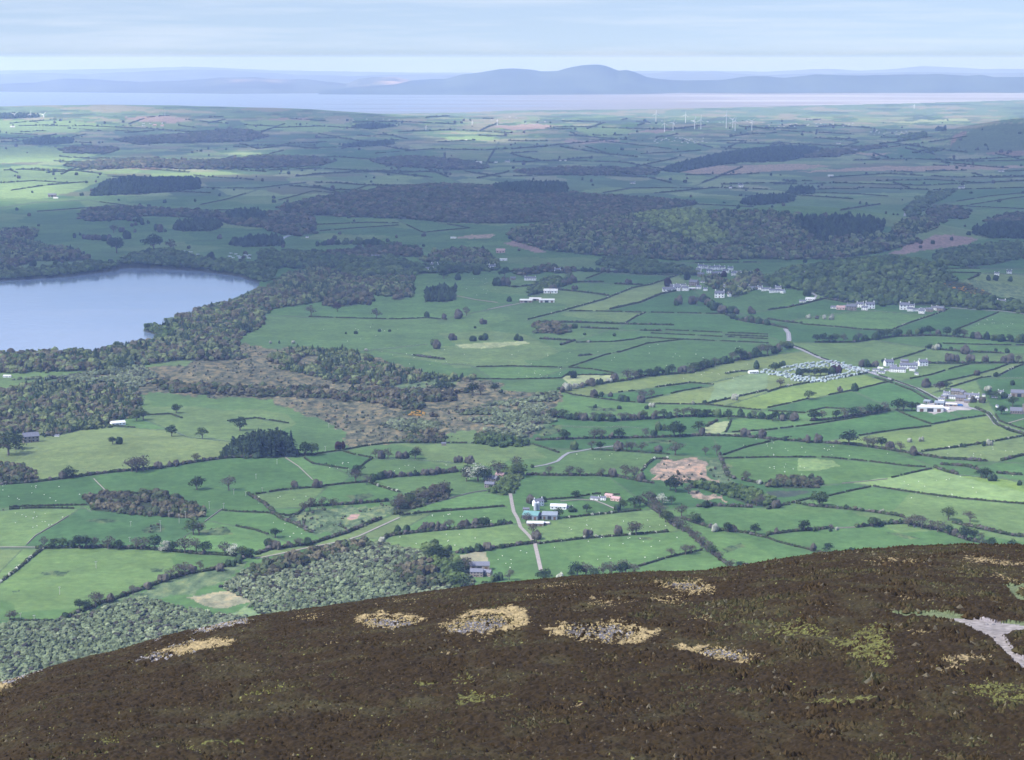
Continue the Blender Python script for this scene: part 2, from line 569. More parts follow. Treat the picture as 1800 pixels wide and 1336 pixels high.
# name of the wood kind: b broadleaf, p leafless purple-brown, w willow grey-green, c conifer, g light green, m mixed
WOODS = [
("w", "grey-green willow wood filling the lower left slope below the long pasture", "-60,1098 0,1097 60,1096 110,1092 180,1067 250,1050 300,1062 330,1070 380,1080 440,1085 430,1110 300,1140 200,1175 0,1240 -60,1260"),
("w", "round-crowned willow wood in the valley below the farm track", "385,1032 430,1002 480,988 540,968 600,952 640,948 680,957 740,967 790,987 825,1003 835,1020 830,1045 700,1065 600,1090 520,1090 450,1078 440,1055"),
("p", "small purple-brown wood with a humped outline in the green field", "150,878 165,872 190,868 230,866 270,866 300,872 330,880 350,893 356,905 345,913 240,905 160,897"),
("c", "dark spruce copse at the edge of the pale pasture", "385,806 392,795 402,785 430,772 450,765 505,765 520,802 450,806"),
("m", "dark mixed wood of broadleaf and conifer trees around the white house", "0,690 60,674 150,674 200,682 242,690 248,715 245,735 200,738 185,752 150,756 100,765 75,768 70,758 20,765 0,790 -60,800 -60,690"),
("p", "bare brown spinney at the left edge beside the long pasture", "-60,820 0,820 20,817 50,822 62,840 60,849 0,851 -60,853"),
("m", "lakeside wood of willow and bare trees along the near shore", "-60,625 0,624 60,622 120,617 150,620 190,613 240,604 290,600 290,597 268,582 300,562 345,546 405,534 450,514 500,488 560,472 620,490 720,487 727,510 725,524 640,516 600,520 540,535 470,545 462,560 460,575 425,592 410,610 430,630 380,635 330,633 240,642 200,655 120,652 0,656 -60,658"),
("w", "low scrub strip between the lakeside wood and the dark mixed wood", "20,668 130,660 250,642 275,660 240,686 150,676 100,672"),
("m", "upper belt of scrub woodland crossing the brown marsh", "470,628 530,616 620,620 650,630 700,650 760,662 840,664 838,668 790,670 720,672 680,680 600,674 540,658 480,647"),
("p", "middle belt of bare scrub crossing the brown marsh", "262,672 330,676 450,684 600,683 700,688 760,692 820,690 822,702 770,716 770,735 735,725 700,718 640,706 550,700 450,697 300,692"),
("w", "grey willow thicket at the right end of the marsh", "800,728 830,718 860,712 900,706 945,692 985,688 984,700 960,722 978,735 955,755 930,764 905,760 870,746 820,740"),
("w", "willow thicket strip below the marsh beside the cattle field", "845,742 880,745 905,760 935,766 930,775 905,775 880,768 850,756"),
("p", "bare brown thicket at the foot of the marsh above the lane", "700,764 720,758 760,760 780,770 772,781 715,781"),
("w", "scrubby thicket of round bushes on the marsh", "668,746 700,738 770,740 768,760 700,757 675,752"),
("b", "row of leafy trees above the lane beside the cattle field", "832,780 835,770 850,764 875,768 920,775 935,780 930,785 880,784"),
("b", "dark broadleaf wood at the head of the lake", "450,444 520,442 560,447 640,447 642,468 600,472 560,474 500,470 455,476"),
("b", "dark parkland wood below the mansion", "590,478 620,462 690,452 740,470 870,452 873,476 780,479 740,482 640,490"),
("m", "tree-filled grounds of the houses beside the parkland", "740,458 760,446 800,440 860,442 876,460 872,474 820,470 760,466"),
("p", "long copse of bare trees standing in the park", "567,537 572,520 600,511 650,510 657,522 650,534 600,539"),
("c", "round dark copse on its own in the park", "746,531 748,512 770,506 800,508 802,528 780,531"),
("p", "little copse off the corner of the parkland wood", "690,527 695,514 718,511 720,520 705,527"),
("p", "broad purplish forest over the rise beyond the lake head", "490,366 540,352 620,340 690,331 780,326 870,330 990,340 1060,345 1160,352 1225,358 1150,370 1100,380 1000,388 900,393 800,392 700,384 600,381 520,377"),
("c", "block of tall dark conifers on the skyline of the purplish forest", "865,340 868,326 920,324 996,325 998,345 930,346"),
("p", "bare woodland around the river bend at the lake head", "380,385 420,374 480,374 550,380 556,405 550,412 500,414 460,400 400,394"),
("m", "big mixed wood covering the lower slopes of the wooded hill", "888,408 950,397 1050,386 1110,380 1150,400 1250,432 1350,440 1450,420 1560,412 1600,412 1615,425 1560,442 1480,456 1350,456 1200,458 1050,450 960,440 900,422"),
("g", "fresh light green wood on the upper slope of the wooded hill", "1110,380 1150,376 1190,371 1240,374 1262,400 1290,430 1230,428 1150,402"),
("m", "dark broadleaf wood on the crest of the wooded hill", "1240,372 1290,373 1345,374 1400,378 1410,400 1440,420 1350,440 1290,430 1262,400"),
("c", "plantation of dark conifers on the right shoulder of the wooded hill", "1395,383 1470,381 1530,384 1556,392 1552,406 1540,415 1440,424 1410,402"),
("b", "steep dark wood covering the whole knoll above the white hamlet", "1340,492 1380,474 1430,468 1500,458 1560,453 1620,460 1655,472 1680,492 1700,512 1740,524 1800,537 1860,545 1860,556 1800,551 1740,543 1680,540 1640,536 1560,536 1500,533 1460,526 1420,512 1345,504"),
("c", "small dark plantation beyond the green field at the left", "158,345 180,322 210,316 350,314 352,332 300,338 230,342"),
("c", "oval copse of dark trees in the park beyond the lake", "303,403 308,393 330,390 370,388 388,391 389,400 370,407 320,407"),
("c", "square dark plantation beside the oval copse", "398,388 400,374 430,371 468,374 470,388 430,391"),
("p", "long bare wood beyond the fields left of the oval copse", "140,384 145,370 200,366 280,368 340,372 398,378 390,385 320,382 250,380 200,388 150,389"),
("m", "scattered woodland on the far shore of the lake at the left edge", "-60,410 0,408 40,402 62,408 55,425 80,436 130,440 158,456 120,460 60,458 35,470 40,484 -60,486"),
("b", "shoreline trees below the grassy hill on the far shore", "-60,484 0,480 60,474 110,470 170,460 210,464 208,474 170,481 120,487 50,492 -60,494"),
("b", "belt of trees along the far shore at the lake head", "205,458 250,444 300,440 350,455 400,462 450,466 480,475 480,492 450,496 420,485 350,476 260,471 212,471"),
("c", "dark plantation strip above the caravans at the lake head", "402,432 410,424 460,416 500,420 500,432 460,434"),
("c", "large dark plantation below the wind farm", "1160,300 1180,292 1250,274 1300,266 1380,258 1430,260 1450,264 1420,276 1380,284 1300,286 1240,294 1190,304"),
("p", "bare wood trailing right from the large dark plantation", "1410,278 1440,266 1500,262 1540,256 1560,258 1500,268 1470,276"),
("c", "dark plantation at the right edge beyond the ploughed field", "1710,412 1712,402 1740,398 1800,396 1860,396 1860,420 1800,420 1740,419"),
("p", "bare wood near the right edge above the ploughed field", "1626,376 1640,366 1680,364 1704,372 1700,384 1665,384 1660,392 1640,388"),
("p", "bare woodland strip at the right edge beyond the fields", "1730,390 1760,380 1800,376 1860,374 1860,394 1800,395 1750,395"),
("b", "loose woodland between the knoll and the right edge", "1640,452 1660,440 1700,436 1760,428 1800,428 1860,428 1860,448 1800,452 1740,466 1700,470 1650,464"),
("m", "wood tailing off the back of the wooded hill to the right", "1560,412 1575,392 1600,385 1640,386 1652,396 1640,404 1610,412 1580,422"),
("b", "tree-lined dell between the upper fields at the right", "1590,378 1600,360 1630,345 1660,335 1680,335 1660,350 1630,362 1612,382"),
("p", "long purple wood in shadow beyond the left hillside fields", "110,292 170,284 250,280 330,284 400,282 450,276 520,276 590,284 560,292 450,296 340,298 250,294 180,298"),
("p", "dark woodland under the crest of the left hills", "200,246 260,240 330,236 400,228 450,230 470,240 440,248 360,250 300,252 240,254"),
("c", "small dark plantation on the hillside at the far left", "40,248 80,243 130,246 128,252 80,255 44,254"),
("p", "bare wood among the hillside fields at the left", "100,262 150,258 210,262 190,270 120,270"),
("c", "dark clump of trees at the far left skyline", "-60,210 -60,203 0,202 40,201 70,203 68,207 0,209"),
("p", "strip of bare wood beyond the village roofs in the middle distance", "650,282 720,276 790,280 860,292 850,298 760,296 680,292"),
("c", "narrow dark plantation in the middle distance", "600,256 640,252 690,248 694,254 650,258 610,259"),
("c", "dark wood patch on the far plain left of the wind farm", "615,222 660,218 700,222 650,228"),
("p", "purple wood strip left of the large dark plantation", "900,302 980,296 1060,296 1160,300 1150,308 1040,308 940,308"),
("b", "pair of dark wood patches beside the round hill at the right", "1578,243 1592,238 1625,234 1624,241 1600,246"),
("c", "tiny oval plantation near the round hill", "1644,230 1648,225 1662,225 1662,230"),
("b", "wood at the back of the fields beside the round hill", "1600,268 1640,262 1662,260 1650,266 1618,270"),
("c", "flat dark plantation beside the upper pasture", "1384,340 1390,331 1420,330 1433,334 1432,341 1400,342"),
("c", "dark plantation at the left end of the upper pasture", "1300,358 1310,350 1340,346 1396,345 1398,354 1360,359 1320,362"),
("p", "bare copse in the field above the winding road", "940,586 942,574 975,571 1003,576 1005,584 980,587"),
("p", "brown spinney beside the dark pool in the fields", "1352,856 1356,846 1380,838 1430,843 1440,852 1430,859 1380,858"),
("b", "bushy belt beside the tan rushy hollow", "1215,850 1240,848 1290,858 1340,866 1362,878 1345,892 1310,885 1260,866 1220,857"),
("m", "trees of the village on the rise", "1285,500 1300,484 1340,484 1345,500 1320,512 1290,524 1276,516 1240,500 1232,492 1260,488"),
("p", "bare wood around the hamlet fields in the middle", "900,480 960,470 1010,474 1000,482 960,478 920,486"),
("b", "dense trees below the wooded hill in front of the village", "1045,465 1070,452 1120,455 1150,462 1190,470 1228,476 1225,483 1150,482 1105,480 1060,468"),
("b", "trees beside the sheds in the middle fields", "925,520 942,498 970,490 1000,494 990,500 965,510 945,518"),
("p", "bare woodland right of the parkland wood", "560,452 600,440 680,436 740,438 740,452 680,450 640,458"),
("b", "thicket of trees hiding the lane farm", "855,868 868,850 885,835 900,822 918,826 915,850 905,868 893,872"),
("p", "bushy belt climbing beside the farm track", "690,896 700,876 730,868 770,858 790,862 790,876 760,884 720,898 696,906"),
("b", "little wooded point jutting into the lake from the near shore", "246,592 256,576 275,573 300,578 312,590 280,602"),
("p", "band of bare brown trees along the top of the round-crowned willow wood", "440,1002 470,988 560,965 610,952 660,952 640,966 590,978 520,1000 470,1014 440,1020"),
("p", "patch of bare brown trees at the right end of the round-crowned willow wood", "690,1000 740,985 790,992 815,1010 800,1030 740,1040 700,1025"),
("o", "orange-flowering gorse scrub on the slope right of the knoll", "1652,500 1670,494 1700,499 1735,512 1748,520 1720,524 1690,520 1665,512"),
("o", "small patch of orange gorse at the marsh edge", "700,726 722,720 748,724 744,731 716,731"),
("b", "garden trees around the slate-roofed farm below the pale field", "740,962 760,958 790,972 800,980 828,990 826,1000 815,1010 826,1030 800,1040 780,1020 770,1000 750,985"),
]
MOOR = [  # polygon, colour key, moor amount
("100,668 180,650 262,646 330,638 430,604 480,612 540,612 640,625 720,648 790,664 860,668 900,690 985,690 975,725 930,770 880,772 830,760 790,760 770,780 700,778 610,790 604,780 610,760 560,735 470,705 430,700 330,696 250,690 150,680", 'moor', 1.0),
("1143,845 1148,825 1165,810 1220,803 1248,812 1236,830 1250,845 1270,850 1220,848 1160,848", 'tan', .75),
("1215,862 1240,866 1268,872 1272,879 1240,878 1215,873", 'tan', .7),
("1254,808 1275,812 1290,840 1300,850 1262,846 1245,826", 'rush', .6),
("500,912 530,898 600,890 690,886 700,900 660,915 600,940 550,938", 'rush', .9),
("1560,447 1600,430 1645,413 1690,414 1722,420 1700,430 1620,440 1590,446", 'ploughed', .25),
("885,427 905,424 935,432 962,444 940,445 915,436", 'ploughed', .3),
("1185,303 1215,296 1250,291 1330,290 1400,287 1462,291 1420,297 1380,300 1300,306 1220,306", 'tan', .6),
("1390,302 1480,296 1560,292 1700,290 1800,292 1800,296 1650,300 1520,301", 'tan', .5),
("1480,270 1530,268 1565,270 1540,274", 'tan', .4),
("803,977 830,972 855,970 857,989 828,991", 'hay', .2),
("328,1050 380,1040 432,1038 445,1056 400,1070 370,1068", 'hay', .5),
("800,606 850,602 925,599 932,604 860,611 810,613", 'pale', .3),
("610,910 622,904 636,903 630,911 615,914", 'ploughed', .5),
("1255,676 1300,661 1350,655 1350,684 1290,698 1245,708", 'green2', .1),
("1675,240 1690,232 1700,230 1700,240 1685,262 1668,258", 'bracken', .8),
("1720,262 1760,260 1860,258 1860,276 1800,274 1740,272", 'bracken', .6),
("1655,497 1690,498 1730,512 1745,520 1700,522 1665,510", 'gorse', .9),
("1640,497 1700,490 1800,505 1860,510 1860,532 1800,532 1740,520", 'rush', .5),
("985,662 1005,660 1080,660 1060,675 1000,680", 'pale', .2),
("1242,750 1262,742 1283,741 1275,758 1262,762 1240,761", 'pale', .1),
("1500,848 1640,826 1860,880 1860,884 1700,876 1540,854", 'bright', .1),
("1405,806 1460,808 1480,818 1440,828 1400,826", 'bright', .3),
("1350,863 1400,862 1430,864 1400,872 1350,876", 'pool', .4),
("1355,758 1310,762 1285,768 1245,764 1240,762 1350,758", 'green2', .2),
("0,1094 40,1095 70,1096 60,1108 0,1112", 'rush', .7),
("240,1040 330,1012 420,985 440,990 390,1025 330,1045 260,1052 190,1070 140,1082", 'rush', .6),
("70,1008 95,1003 122,1004 115,1011 80,1012", 'tuss', 1), ("248,931 270,922 290,925 285,935 255,937", 'tuss', 1), ("150,915 180,912 215,916 180,920", 'tuss', 1), ("610,872 650,866 660,874 620,880", 'tuss', 1), ("345,932 400,925 410,938 370,942", 'tuss', 1), ("940,756 985,745 990,760 950,768", 'tuss', 1), ("1130,776 1180,772 1190,779 1140,781", 'tuss', 1), ("1120,946 1145,944 1146,949 1125,950", 'tuss', 1), ("1270,965 1300,955 1310,960 1280,972", 'tuss', 1), ("1550,935 1590,940 1620,946 1600,948", 'tuss', 1), ("262,1000 288,998 286,1004 264,1005", 'tuss', 1), ("700,905 740,900 745,905 705,909", 'tuss', 1), ("20,1040 34,1038 34,1042 22,1043", 'tuss', 1), ("1030,714 1090,718 1080,724 1040,722", 'tuss', 1),
("430,1065 470,1080 520,1090 470,1098 400,1085", 'green2', .4),
("215,206 300,204 340,212 300,216 250,214", 'clay', .4),
("860,222 930,218 968,220 970,226 900,229", 'clay', .3),
("985,247 1040,246 1095,247 1080,251 1000,252", 'clay', .3),
("1100,232 1160,228 1190,229 1150,233 1105,235", 'clay', .3),
("470,209 545,208 548,213 480,213", 'clay', .3),
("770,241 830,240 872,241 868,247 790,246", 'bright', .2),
("920,243 970,242 1010,244 940,246", 'hay', .2),
("1560,213 1700,209 1705,213 1600,216", 'pale', .2),
("200,292 330,285 430,280 560,284 560,288 420,290 300,296 230,298", 'bracken', .6),
("0,455 60,448 150,452 162,462 100,472 36,474", 'green3', .1),
("1662,264 1684,244 1706,229 1735,220 1790,215 1860,213 1860,264 1760,266 1700,268", 'fellgrass', .5),
("675,665 740,664 800,668 790,680 700,684", 'rush', .6),
("797,420 830,412 870,412 862,418", 'tan', .3),
("-60,300 60,290 160,300 200,312 150,330 90,347 -60,352", 'bright', .3),  # sunlit hillside: the sun's brightness is painted into the grass colour
("-60,214 120,211 210,222 120,233 -60,236", 'bright', .3), ("-60,262 80,257 170,272 120,284 -60,288", 'bright', .4), ("420,212 520,212 640,222 560,232 440,226", 'bright', .3), ("1000,226 1080,224 1130,232 1040,240", 'bright', .3),  # more sunlit strips on far slopes and plain, light put into the colour
("1614,714 1640,706 1700,704 1708,718 1660,724 1640,728", 'concrete', .1),
]
LC = {'tuss': (0.050, 0.082, 0.036), 'moor': (0.092, 0.094, 0.057), 'tan': (0.235, 0.185, 0.135), 'rush': (0.085, 0.125, 0.060), 'ploughed': (0.20, 0.145, 0.125),
      'hay': (0.20, 0.195, 0.12), 'pale': (0.23, 0.265, 0.13), 'green2': (0.13, 0.185, 0.085), 'bracken': (0.16, 0.115, 0.085),
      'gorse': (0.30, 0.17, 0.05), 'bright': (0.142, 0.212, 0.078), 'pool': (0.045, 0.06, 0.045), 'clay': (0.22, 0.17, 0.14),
      'green3': (0.09, 0.14, 0.065), 'fellgrass': (0.062, 0.095, 0.045), 'concrete': (0.30, 0.275, 0.26),
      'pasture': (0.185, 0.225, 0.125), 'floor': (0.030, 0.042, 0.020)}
FIELDSEEDS = {(240, 785): (0.145, 0.190, 0.10), (450, 760): (0.135, 0.185, 0.095), (1500, 680): (0.15, 0.215, 0.085), (1560, 695): (0.065, 0.145, 0.065), (1700, 762): (0.145, 0.205, 0.09),
 (1480, 750): (0.068, 0.145, 0.066), (1640, 735): (0.068, 0.145, 0.066), (1300, 830): (0.085, 0.155, 0.065), (200, 850): (0.068, 0.135, 0.06),
 (60, 875): (0.06, 0.125, 0.058), (260, 925): (0.06, 0.125, 0.062), (150, 1010): (0.105, 0.17, 0.075), (1650, 860): (0.15, 0.225, 0.08), (1100, 970): (0.105, 0.19, 0.075),
 (1500, 625): (0.11, 0.17, 0.085), (1000, 860): (0.075, 0.15, 0.065), (700, 580): (0.10, 0.16, 0.08), (1640, 890): (0.095, 0.165, 0.075), (1200, 690): (0.15, 0.195, 0.095)}
ROADS = [("road", 3.2, 'asphalt', "1427,515 1435,520 1430,528"), ("road", 5.0, 'asphalt', "1380,578 1386,586 1387,598 1383,606 1395,610 1410,615 1440,629 1475,641 1530,655 1570,668 1610,682 1650,703 1665,708 1700,716 1735,724 1745,736 1752,746 1775,754 1800,761 1860,774"),
 ("road", 2.6, 'asphalt', "937,821 960,817 980,811 990,802 1000,796 1020,793 1040,789 1080,784"),
 ("road", 2.4, 'track', "897,868 900,885 903,900 910,912 915,927 930,942 940,955 945,977 951,1004"),
 ("road", 3.0, 'asphalt', "1672,541 1725,545 1762,547 1800,552 1860,560"),
 ("track", 1.6, 'track', "450,982 500,972 550,961 600,952 630,943 667,926 702,910"), ("track", 1.6, 'track', "-60,962 0,962 62,962"),
 ("track", 1.5, 'track', "985,881 1020,878 1046,880 1062,886 1082,895"), ("track", 1.5, 'track', "1772,744 1800,736"),
 ("river", 7.0, 'river', "492,424 497,419 503,416 509,414"), ("river", 5.0, 'river', "481,404 486,401 487,398"), ("track", 1.3, 'track', "470,805 520,802 556,799"), ("road", 4.0, 'asphalt', "1591,366 1591,374 1590,380"), ("track", 2.2, 'track', "857,544 900,536 925,531")]

def parse(s):
    out = []
    for l in s.strip().splitlines():
        w = l.split(None, 1)
        if w[0] in 'hswfv': out.append((w[0], pts(w[1])))
        else: out.append(('x', pts(l)))
    return out
HEDGES = parse(LINES); FAR = parse(FARLINES)
rr = random.Random(3)
for _ in range(150):             # small far enclosures on the plain and hills
    y = 206 + 130 * rr.random() ** 1.3; x = rr.uniform(-20, 1780); L = rr.uniform(25, 120) * (0.6 + (y - 200) / 160)
    sl = rr.uniform(-.09, .09)
    if rr.random() < .3: sl = rr.choice((-1, 1)) * rr.uniform(.15, .45); L *= .45
    if x + L > 1655 and y < 268: continue
    FAR.append(('x', [(x + L * k / 4, y + sl * L * k / 4 + rr.uniform(-.6, .6)) for k in range(5)]))

wood_id = np.zeros((RH, RW), np.int16)
for i, (k, lab, p) in enumerate(WOODS): fill(wood_id, pts(p), i + 1, rough=1.5 if i != 3 else 0.5, seed=i)
lake_m = np.zeros((RH, RW), bool); fill(lake_m, LAKE, True)
wood_id[lake_m] = 0
# label fields: connected regions between the boundaries
bar = np.zeros((RH, RW), bool)
for k, p in HEDGES + FAR: draw(bar, p, True, 1)
bar |= wood_id > 0
def close_end(p, q_, reach):
    # run the end of a boundary on until it meets another one
    dx, dy = p[0] - q_[0], p[1] - q_[1]; L = math.hypot(dx, dy) + 1e-6; dx /= L; dy /= L
    for s_ in range(4, reach):
        x, y = int(p[0] + dx * s_), int(p[1] + dy * s_)
        if not (0 <= x < RW and 0 <= y < RH): draw(extra, [p, (x, y)], True, 1); return
        if bar[y, x]: draw(extra, [p, (x, y)], True, 1); return
extra = np.zeros((RH, RW), bool)
for k, p in HEDGES + FAR:
    rch = 95 if p[0][1] > 430 else 50
    close_end(p[0], p[1], rch); close_end(p[-1], p[-2], rch)
bar |= extra
for r in ROADS: draw(bar, pts(r[3]), True, 1)
bar |= wood_id > 0
bar |= lake_m
for y in range(420, RH, 1): pass
free = ~bar
par = [0]
def find(a):
    while par[a] != a: par[a] = par[par[a]]; a = par[a]
    return a
lab = np.zeros((RH, RW), np.int32); prev = []
for y in range(200, 1130):
    row = np.concatenate(([0], free[y].astype(np.int8), [0])); d = np.diff(row)
    st = np.flatnonzero(d == 1); en = np.flatnonzero(d == -1); cur = []
    j = 0
    for s, e in zip(st, en):
        l = 0
        while j < len(prev) and prev[j][1] <= s: j += 1
        q = j
        while q < len(prev) and prev[q][0] < e:
            r = find(prev[q][2])
            if l == 0: l = r
            elif r != l: par[r] = l
            q += 1
        if l == 0: par.append(len(par)); l = len(par) - 1
        cur.append((s, e, l)); lab[y, s:e] = l
    prev = cur
root = np.array([find(i) for i in range(len(par))]); lab = root[lab]
rs = np.random.default_rng(11)
base_pal = np.array([(0.070, 0.138, 0.062), (0.092, 0.168, 0.076), (0.052, 0.118, 0.054), (0.122, 0.188, 0.092), (0.078, 0.150, 0.066), (0.140, 0.192, 0.102), (0.058, 0.126, 0.058)])
colr = base_pal[rs.integers(0, len(base_pal), len(par))] * rs.uniform(0.92, 1.08, (len(par), 1))
for (sx, sy), c in FIELDSEEDS.items(): colr[lab[sy, sx]] = c
land = (colr * np.array([.80, .82, .56]))[lab].astype(np.float32); # open tracts are broken up into enclosures too
yy, xx = np.mgrid[0:RH, 0:RW].astype(float)
uu_, tt_ = ray(xx, np.maximum(yy, 170)); wy = CAM_H / -tt_; wx = uu_ * wy
sz = 170 + 60 * sstep(4000, 9000, wy); rot = .25
ax = (wx * math.cos(rot) + wy * math.sin(rot)) / 230.0; ay = (-wx * math.sin(rot) + wy * math.cos(rot)) / 330.0
bd = np.full(ax.shape, 9.); bi = np.zeros(ax.shape)
for di in (-1, 0, 1):
    for dj in (-1, 0, 1):
        ci, cj = np.floor(ax) + di, np.floor(ay) + dj
        fx = ci + .15 + .7 * hsh(ci, cj, 71); fy = cj + .15 + .7 * hsh(ci, cj, 72)
        dd = np.abs(ax - fx) + np.abs(ay - fy); m_ = dd < bd
        bd = np.where(m_, dd, bd); bi = np.where(m_, hsh(ci, cj, 73), bi)
area = np.bincount(lab.ravel(), minlength=len(par))
bigm = (area[lab] > np.where(yy > 430, 26000, 2500)) & (lab > 0)
vcol = (base_pal * np.array([.80, .82, .56]))[np.clip((bi * 7).astype(int), 0, 6)]
fpal = np.array([(.05, .095, .045), (.14, .20, .075), (.085, .14, .065), (.17, .22, .10), (.10, .10, .06), (.075, .13, .06), (.19, .20, .12), (.05, .09, .05)])
vcol = np.where((yy < 345)[..., None], fpal[np.clip((bi * 8).astype(int), 0, 7)], vcol)
wgt = np.where(yy > 430, .45, .8)[..., None]
land = np.where(bigm[..., None], land * (1 - wgt) + vcol * wgt, land).astype(np.float32)
del ax, ay, bd, bi, dd, vcol
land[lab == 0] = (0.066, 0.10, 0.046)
land[:205] = (0.10, 0.15, 0.08)
moor = np.full((RH, RW), 0.12, np.float32)
# far plain: bleached and patchy strips
yy, xx = np.mgrid[0:RH, 0:RW].astype(float)
fn = fbm(xx / 60, yy / 3.0, 77, 3); far = (1 - sstep(215, 330, yy))[..., None]
strip = np.where(fn[..., None] > 0.62, np.array([0.20, 0.18, 0.12]), np.where(fn[..., None] < 0.36, np.array([0.05, 0.075, 0.045]), land))
land = land * (1 - far * .8) + strip * far * .8
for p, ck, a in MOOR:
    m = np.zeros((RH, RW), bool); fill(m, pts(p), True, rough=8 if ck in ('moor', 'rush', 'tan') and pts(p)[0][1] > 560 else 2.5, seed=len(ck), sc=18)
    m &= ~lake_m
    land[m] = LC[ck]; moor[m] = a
SPARSE = [i_ for i_, w_ in enumerate(WOODS) if any(t_ in w_[1] for t_ in ('marsh', 'scrub strip', 'thicket')) and w_[0] != 'o']
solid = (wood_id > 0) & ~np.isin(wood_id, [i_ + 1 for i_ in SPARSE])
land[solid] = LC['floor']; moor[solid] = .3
del yy, xx, fn, strip

def look(ras, px, py):
    px = np.where(px < 0, -px, px); px = np.where(px > RW - 1, 2 * (RW - 1) - px, px)
    xi = np.clip(np.round(px).astype(int), 0, RW - 1); yi = np.clip(np.round(py).astype(int), 0, RH - 1)
    return ras[yi, xi]
lake_w = []
for x, y in LAKE:
    u, t = ray(x, y); Y = (CAM_H) / -t; lake_w.append((float(u * Y), float(Y)))

# ---- the valley sheet
pys = np.concatenate((np.arange(1500, 1140, -30.), np.arange(1140, 1000, -2.), np.arange(1000, 420, -1.25), np.arange(420, 175, -.8)))
Yr = (CAM_H) / -ray(900, pys)[1]
pxs = np.concatenate((np.arange(-1500, -60, 24.), np.arange(-60, 1860, 1.5), np.arange(1860, 3300, 24.)))
Ur = (pxs - 900) / F / CP
GX = Yr[:, None] * Ur[None, :]; GY = np.repeat(Yr[:, None], len(Ur), 1)
GX = GX * 1.0
GZ = hv(GX, GY)
# coast: land ends where the firth begins
COAST = pts("-1500,207 400,207 560,205 650,200 800,198 900,194 1100,192 1350,187 1600,181 1762,176 1860,175 3300,172")
cu = np.array([(x - 900) / F / CP for x, y in COAST]); cY = np.array([CAM_H / -ray(x, y)[1] for x, y in COAST])
coastY = np.interp(Ur, cu, cY)[None, :] + 160 * (fbm(GX / 700, GY / 700, 9, 3) - .5)
GZ = np.where(GY > coastY, -25.0, GZ * (1 - .8 * sstep(coastY - 2500, coastY, GY)))
inl = inpoly(GX.ravel(), GY.ravel(), lake_w).reshape(GX.shape)
GZ[inl] = -5.0
PX, PY = project(GX, GY, GZ)
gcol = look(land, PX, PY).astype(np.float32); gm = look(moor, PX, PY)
shore = inl
gcol[shore] = (0.06, 0.06, 0.05)
nr, nc = GX.shape
idx = np.arange(nr * nc).reshape(nr, nc)
q = np.stack((idx[:-1, :-1], idx[:-1, 1:], idx[1:, 1:], idx[1:, :-1]), -1).reshape(-1, 4)
V = np.stack((GX, GY, GZ), -1).reshape(-1, 3)
m, t, b = colmat('valley_grass', 0.011, 0.20, fine=(0.09, 0.19))
# rough ground: rush and dead-grass mottling grows with the 'moor' amount
at = t.nodes.new('ShaderNodeAttribute'); at.attribute_name = 'moor'
tcn = t.nodes.new('ShaderNodeTexCoord')
mpn = t.nodes.new('ShaderNodeMapping'); mpn.inputs['Scale'].default_value = (1, .45, 1)
n1 = t.nodes.new('ShaderNodeTexNoise'); n1.inputs['Scale'].default_value = 0.085; n1.inputs['Detail'].default_value = 8; n1.inputs['Roughness'].default_value = .7
t.links.new(tcn.outputs['Object'], mpn.inputs[0]); t.links.new(mpn.outputs[0], n1.inputs[0])
rp1 = t.nodes.new('ShaderNodeValToRGB')
e = rp1.color_ramp.elements; e[0].position = .38; e[0].color = (0.30, 0.36, 0.30, 1); e[1].position = .62; e[1].color = (2.1, 1.62, 1.35, 1)
e2 = e.new(.5); e2.color = (1, 1, 1, 1)
t.links.new(n1.outputs['Fac'], rp1.inputs[0])
ml = t.nodes.new('ShaderNodeMix'); ml.data_type = 'RGBA'; ml.blend_type = 'MULTIPLY'
t.links.new(at.outputs['Fac'], ml.inputs[0])
src = b.inputs['Base Color'].links[0].from_socket
t.links.new(src, ml.inputs[6]); t.links.new(rp1.outputs[0], ml.inputs[7]); t.links.new(ml.outputs[2], b.inputs['Base Color'])
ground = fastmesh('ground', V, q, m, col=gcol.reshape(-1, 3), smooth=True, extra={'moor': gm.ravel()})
tag(ground, kind='structure')
del V, q, GX, GY, GZ, PX, PY, gcol

# ---- water
def water(name, col, rough, scale, bumpd):
    m, t, b = newmat(name, rough, 0.5)
    b.inputs['Base Color'].default_value = (*col, 1); b.inputs['IOR'].default_value = 1.33
    c = t.nodes.new('ShaderNodeTexCoord'); mp = t.nodes.new('ShaderNodeMapping'); mp.inputs['Scale'].default_value = (scale, scale * 2.2, scale)
    n = t.nodes.new('ShaderNodeTexNoise'); n.inputs['Scale'].default_value = 1; n.inputs['Detail'].default_value = 5
    t.links.new(c.outputs['Object'], mp.inputs[0]); t.links.new(mp.outputs[0], n.inputs[0])
    bp = t.nodes.new('ShaderNodeBump'); bp.inputs['Distance'].default_value = bumpd; t.links.new(n.outputs['Fac'], bp.inputs['Height'])
    t.links.new(bp.outputs[0], b.inputs['Normal'])
    return m, t, b
ml_, t, b = water('lake_water', (0.16, 0.22, 0.31), 0.06, 0.025, 0.36)
n = t.nodes.new('ShaderNodeTexNoise'); n.inputs['Scale'].default_value = 1; n.inputs['Detail'].default_value = 3
mp_ = t.nodes.new('ShaderNodeMapping'); mp_.inputs['Scale'].default_value = (.0012, .004, 1)
cc_ = t.nodes.new('ShaderNodeTexCoord'); t.links.new(cc_.outputs['Object'], mp_.inputs[0]); t.links.new(mp_.outputs[0], n.inputs[0])
mr = t.nodes.new('ShaderNodeMapRange'); mr.inputs[1].default_value = .35; mr.inputs[2].default_value = .7; mr.inputs[3].default_value = .03; mr.inputs[4].default_value = .14
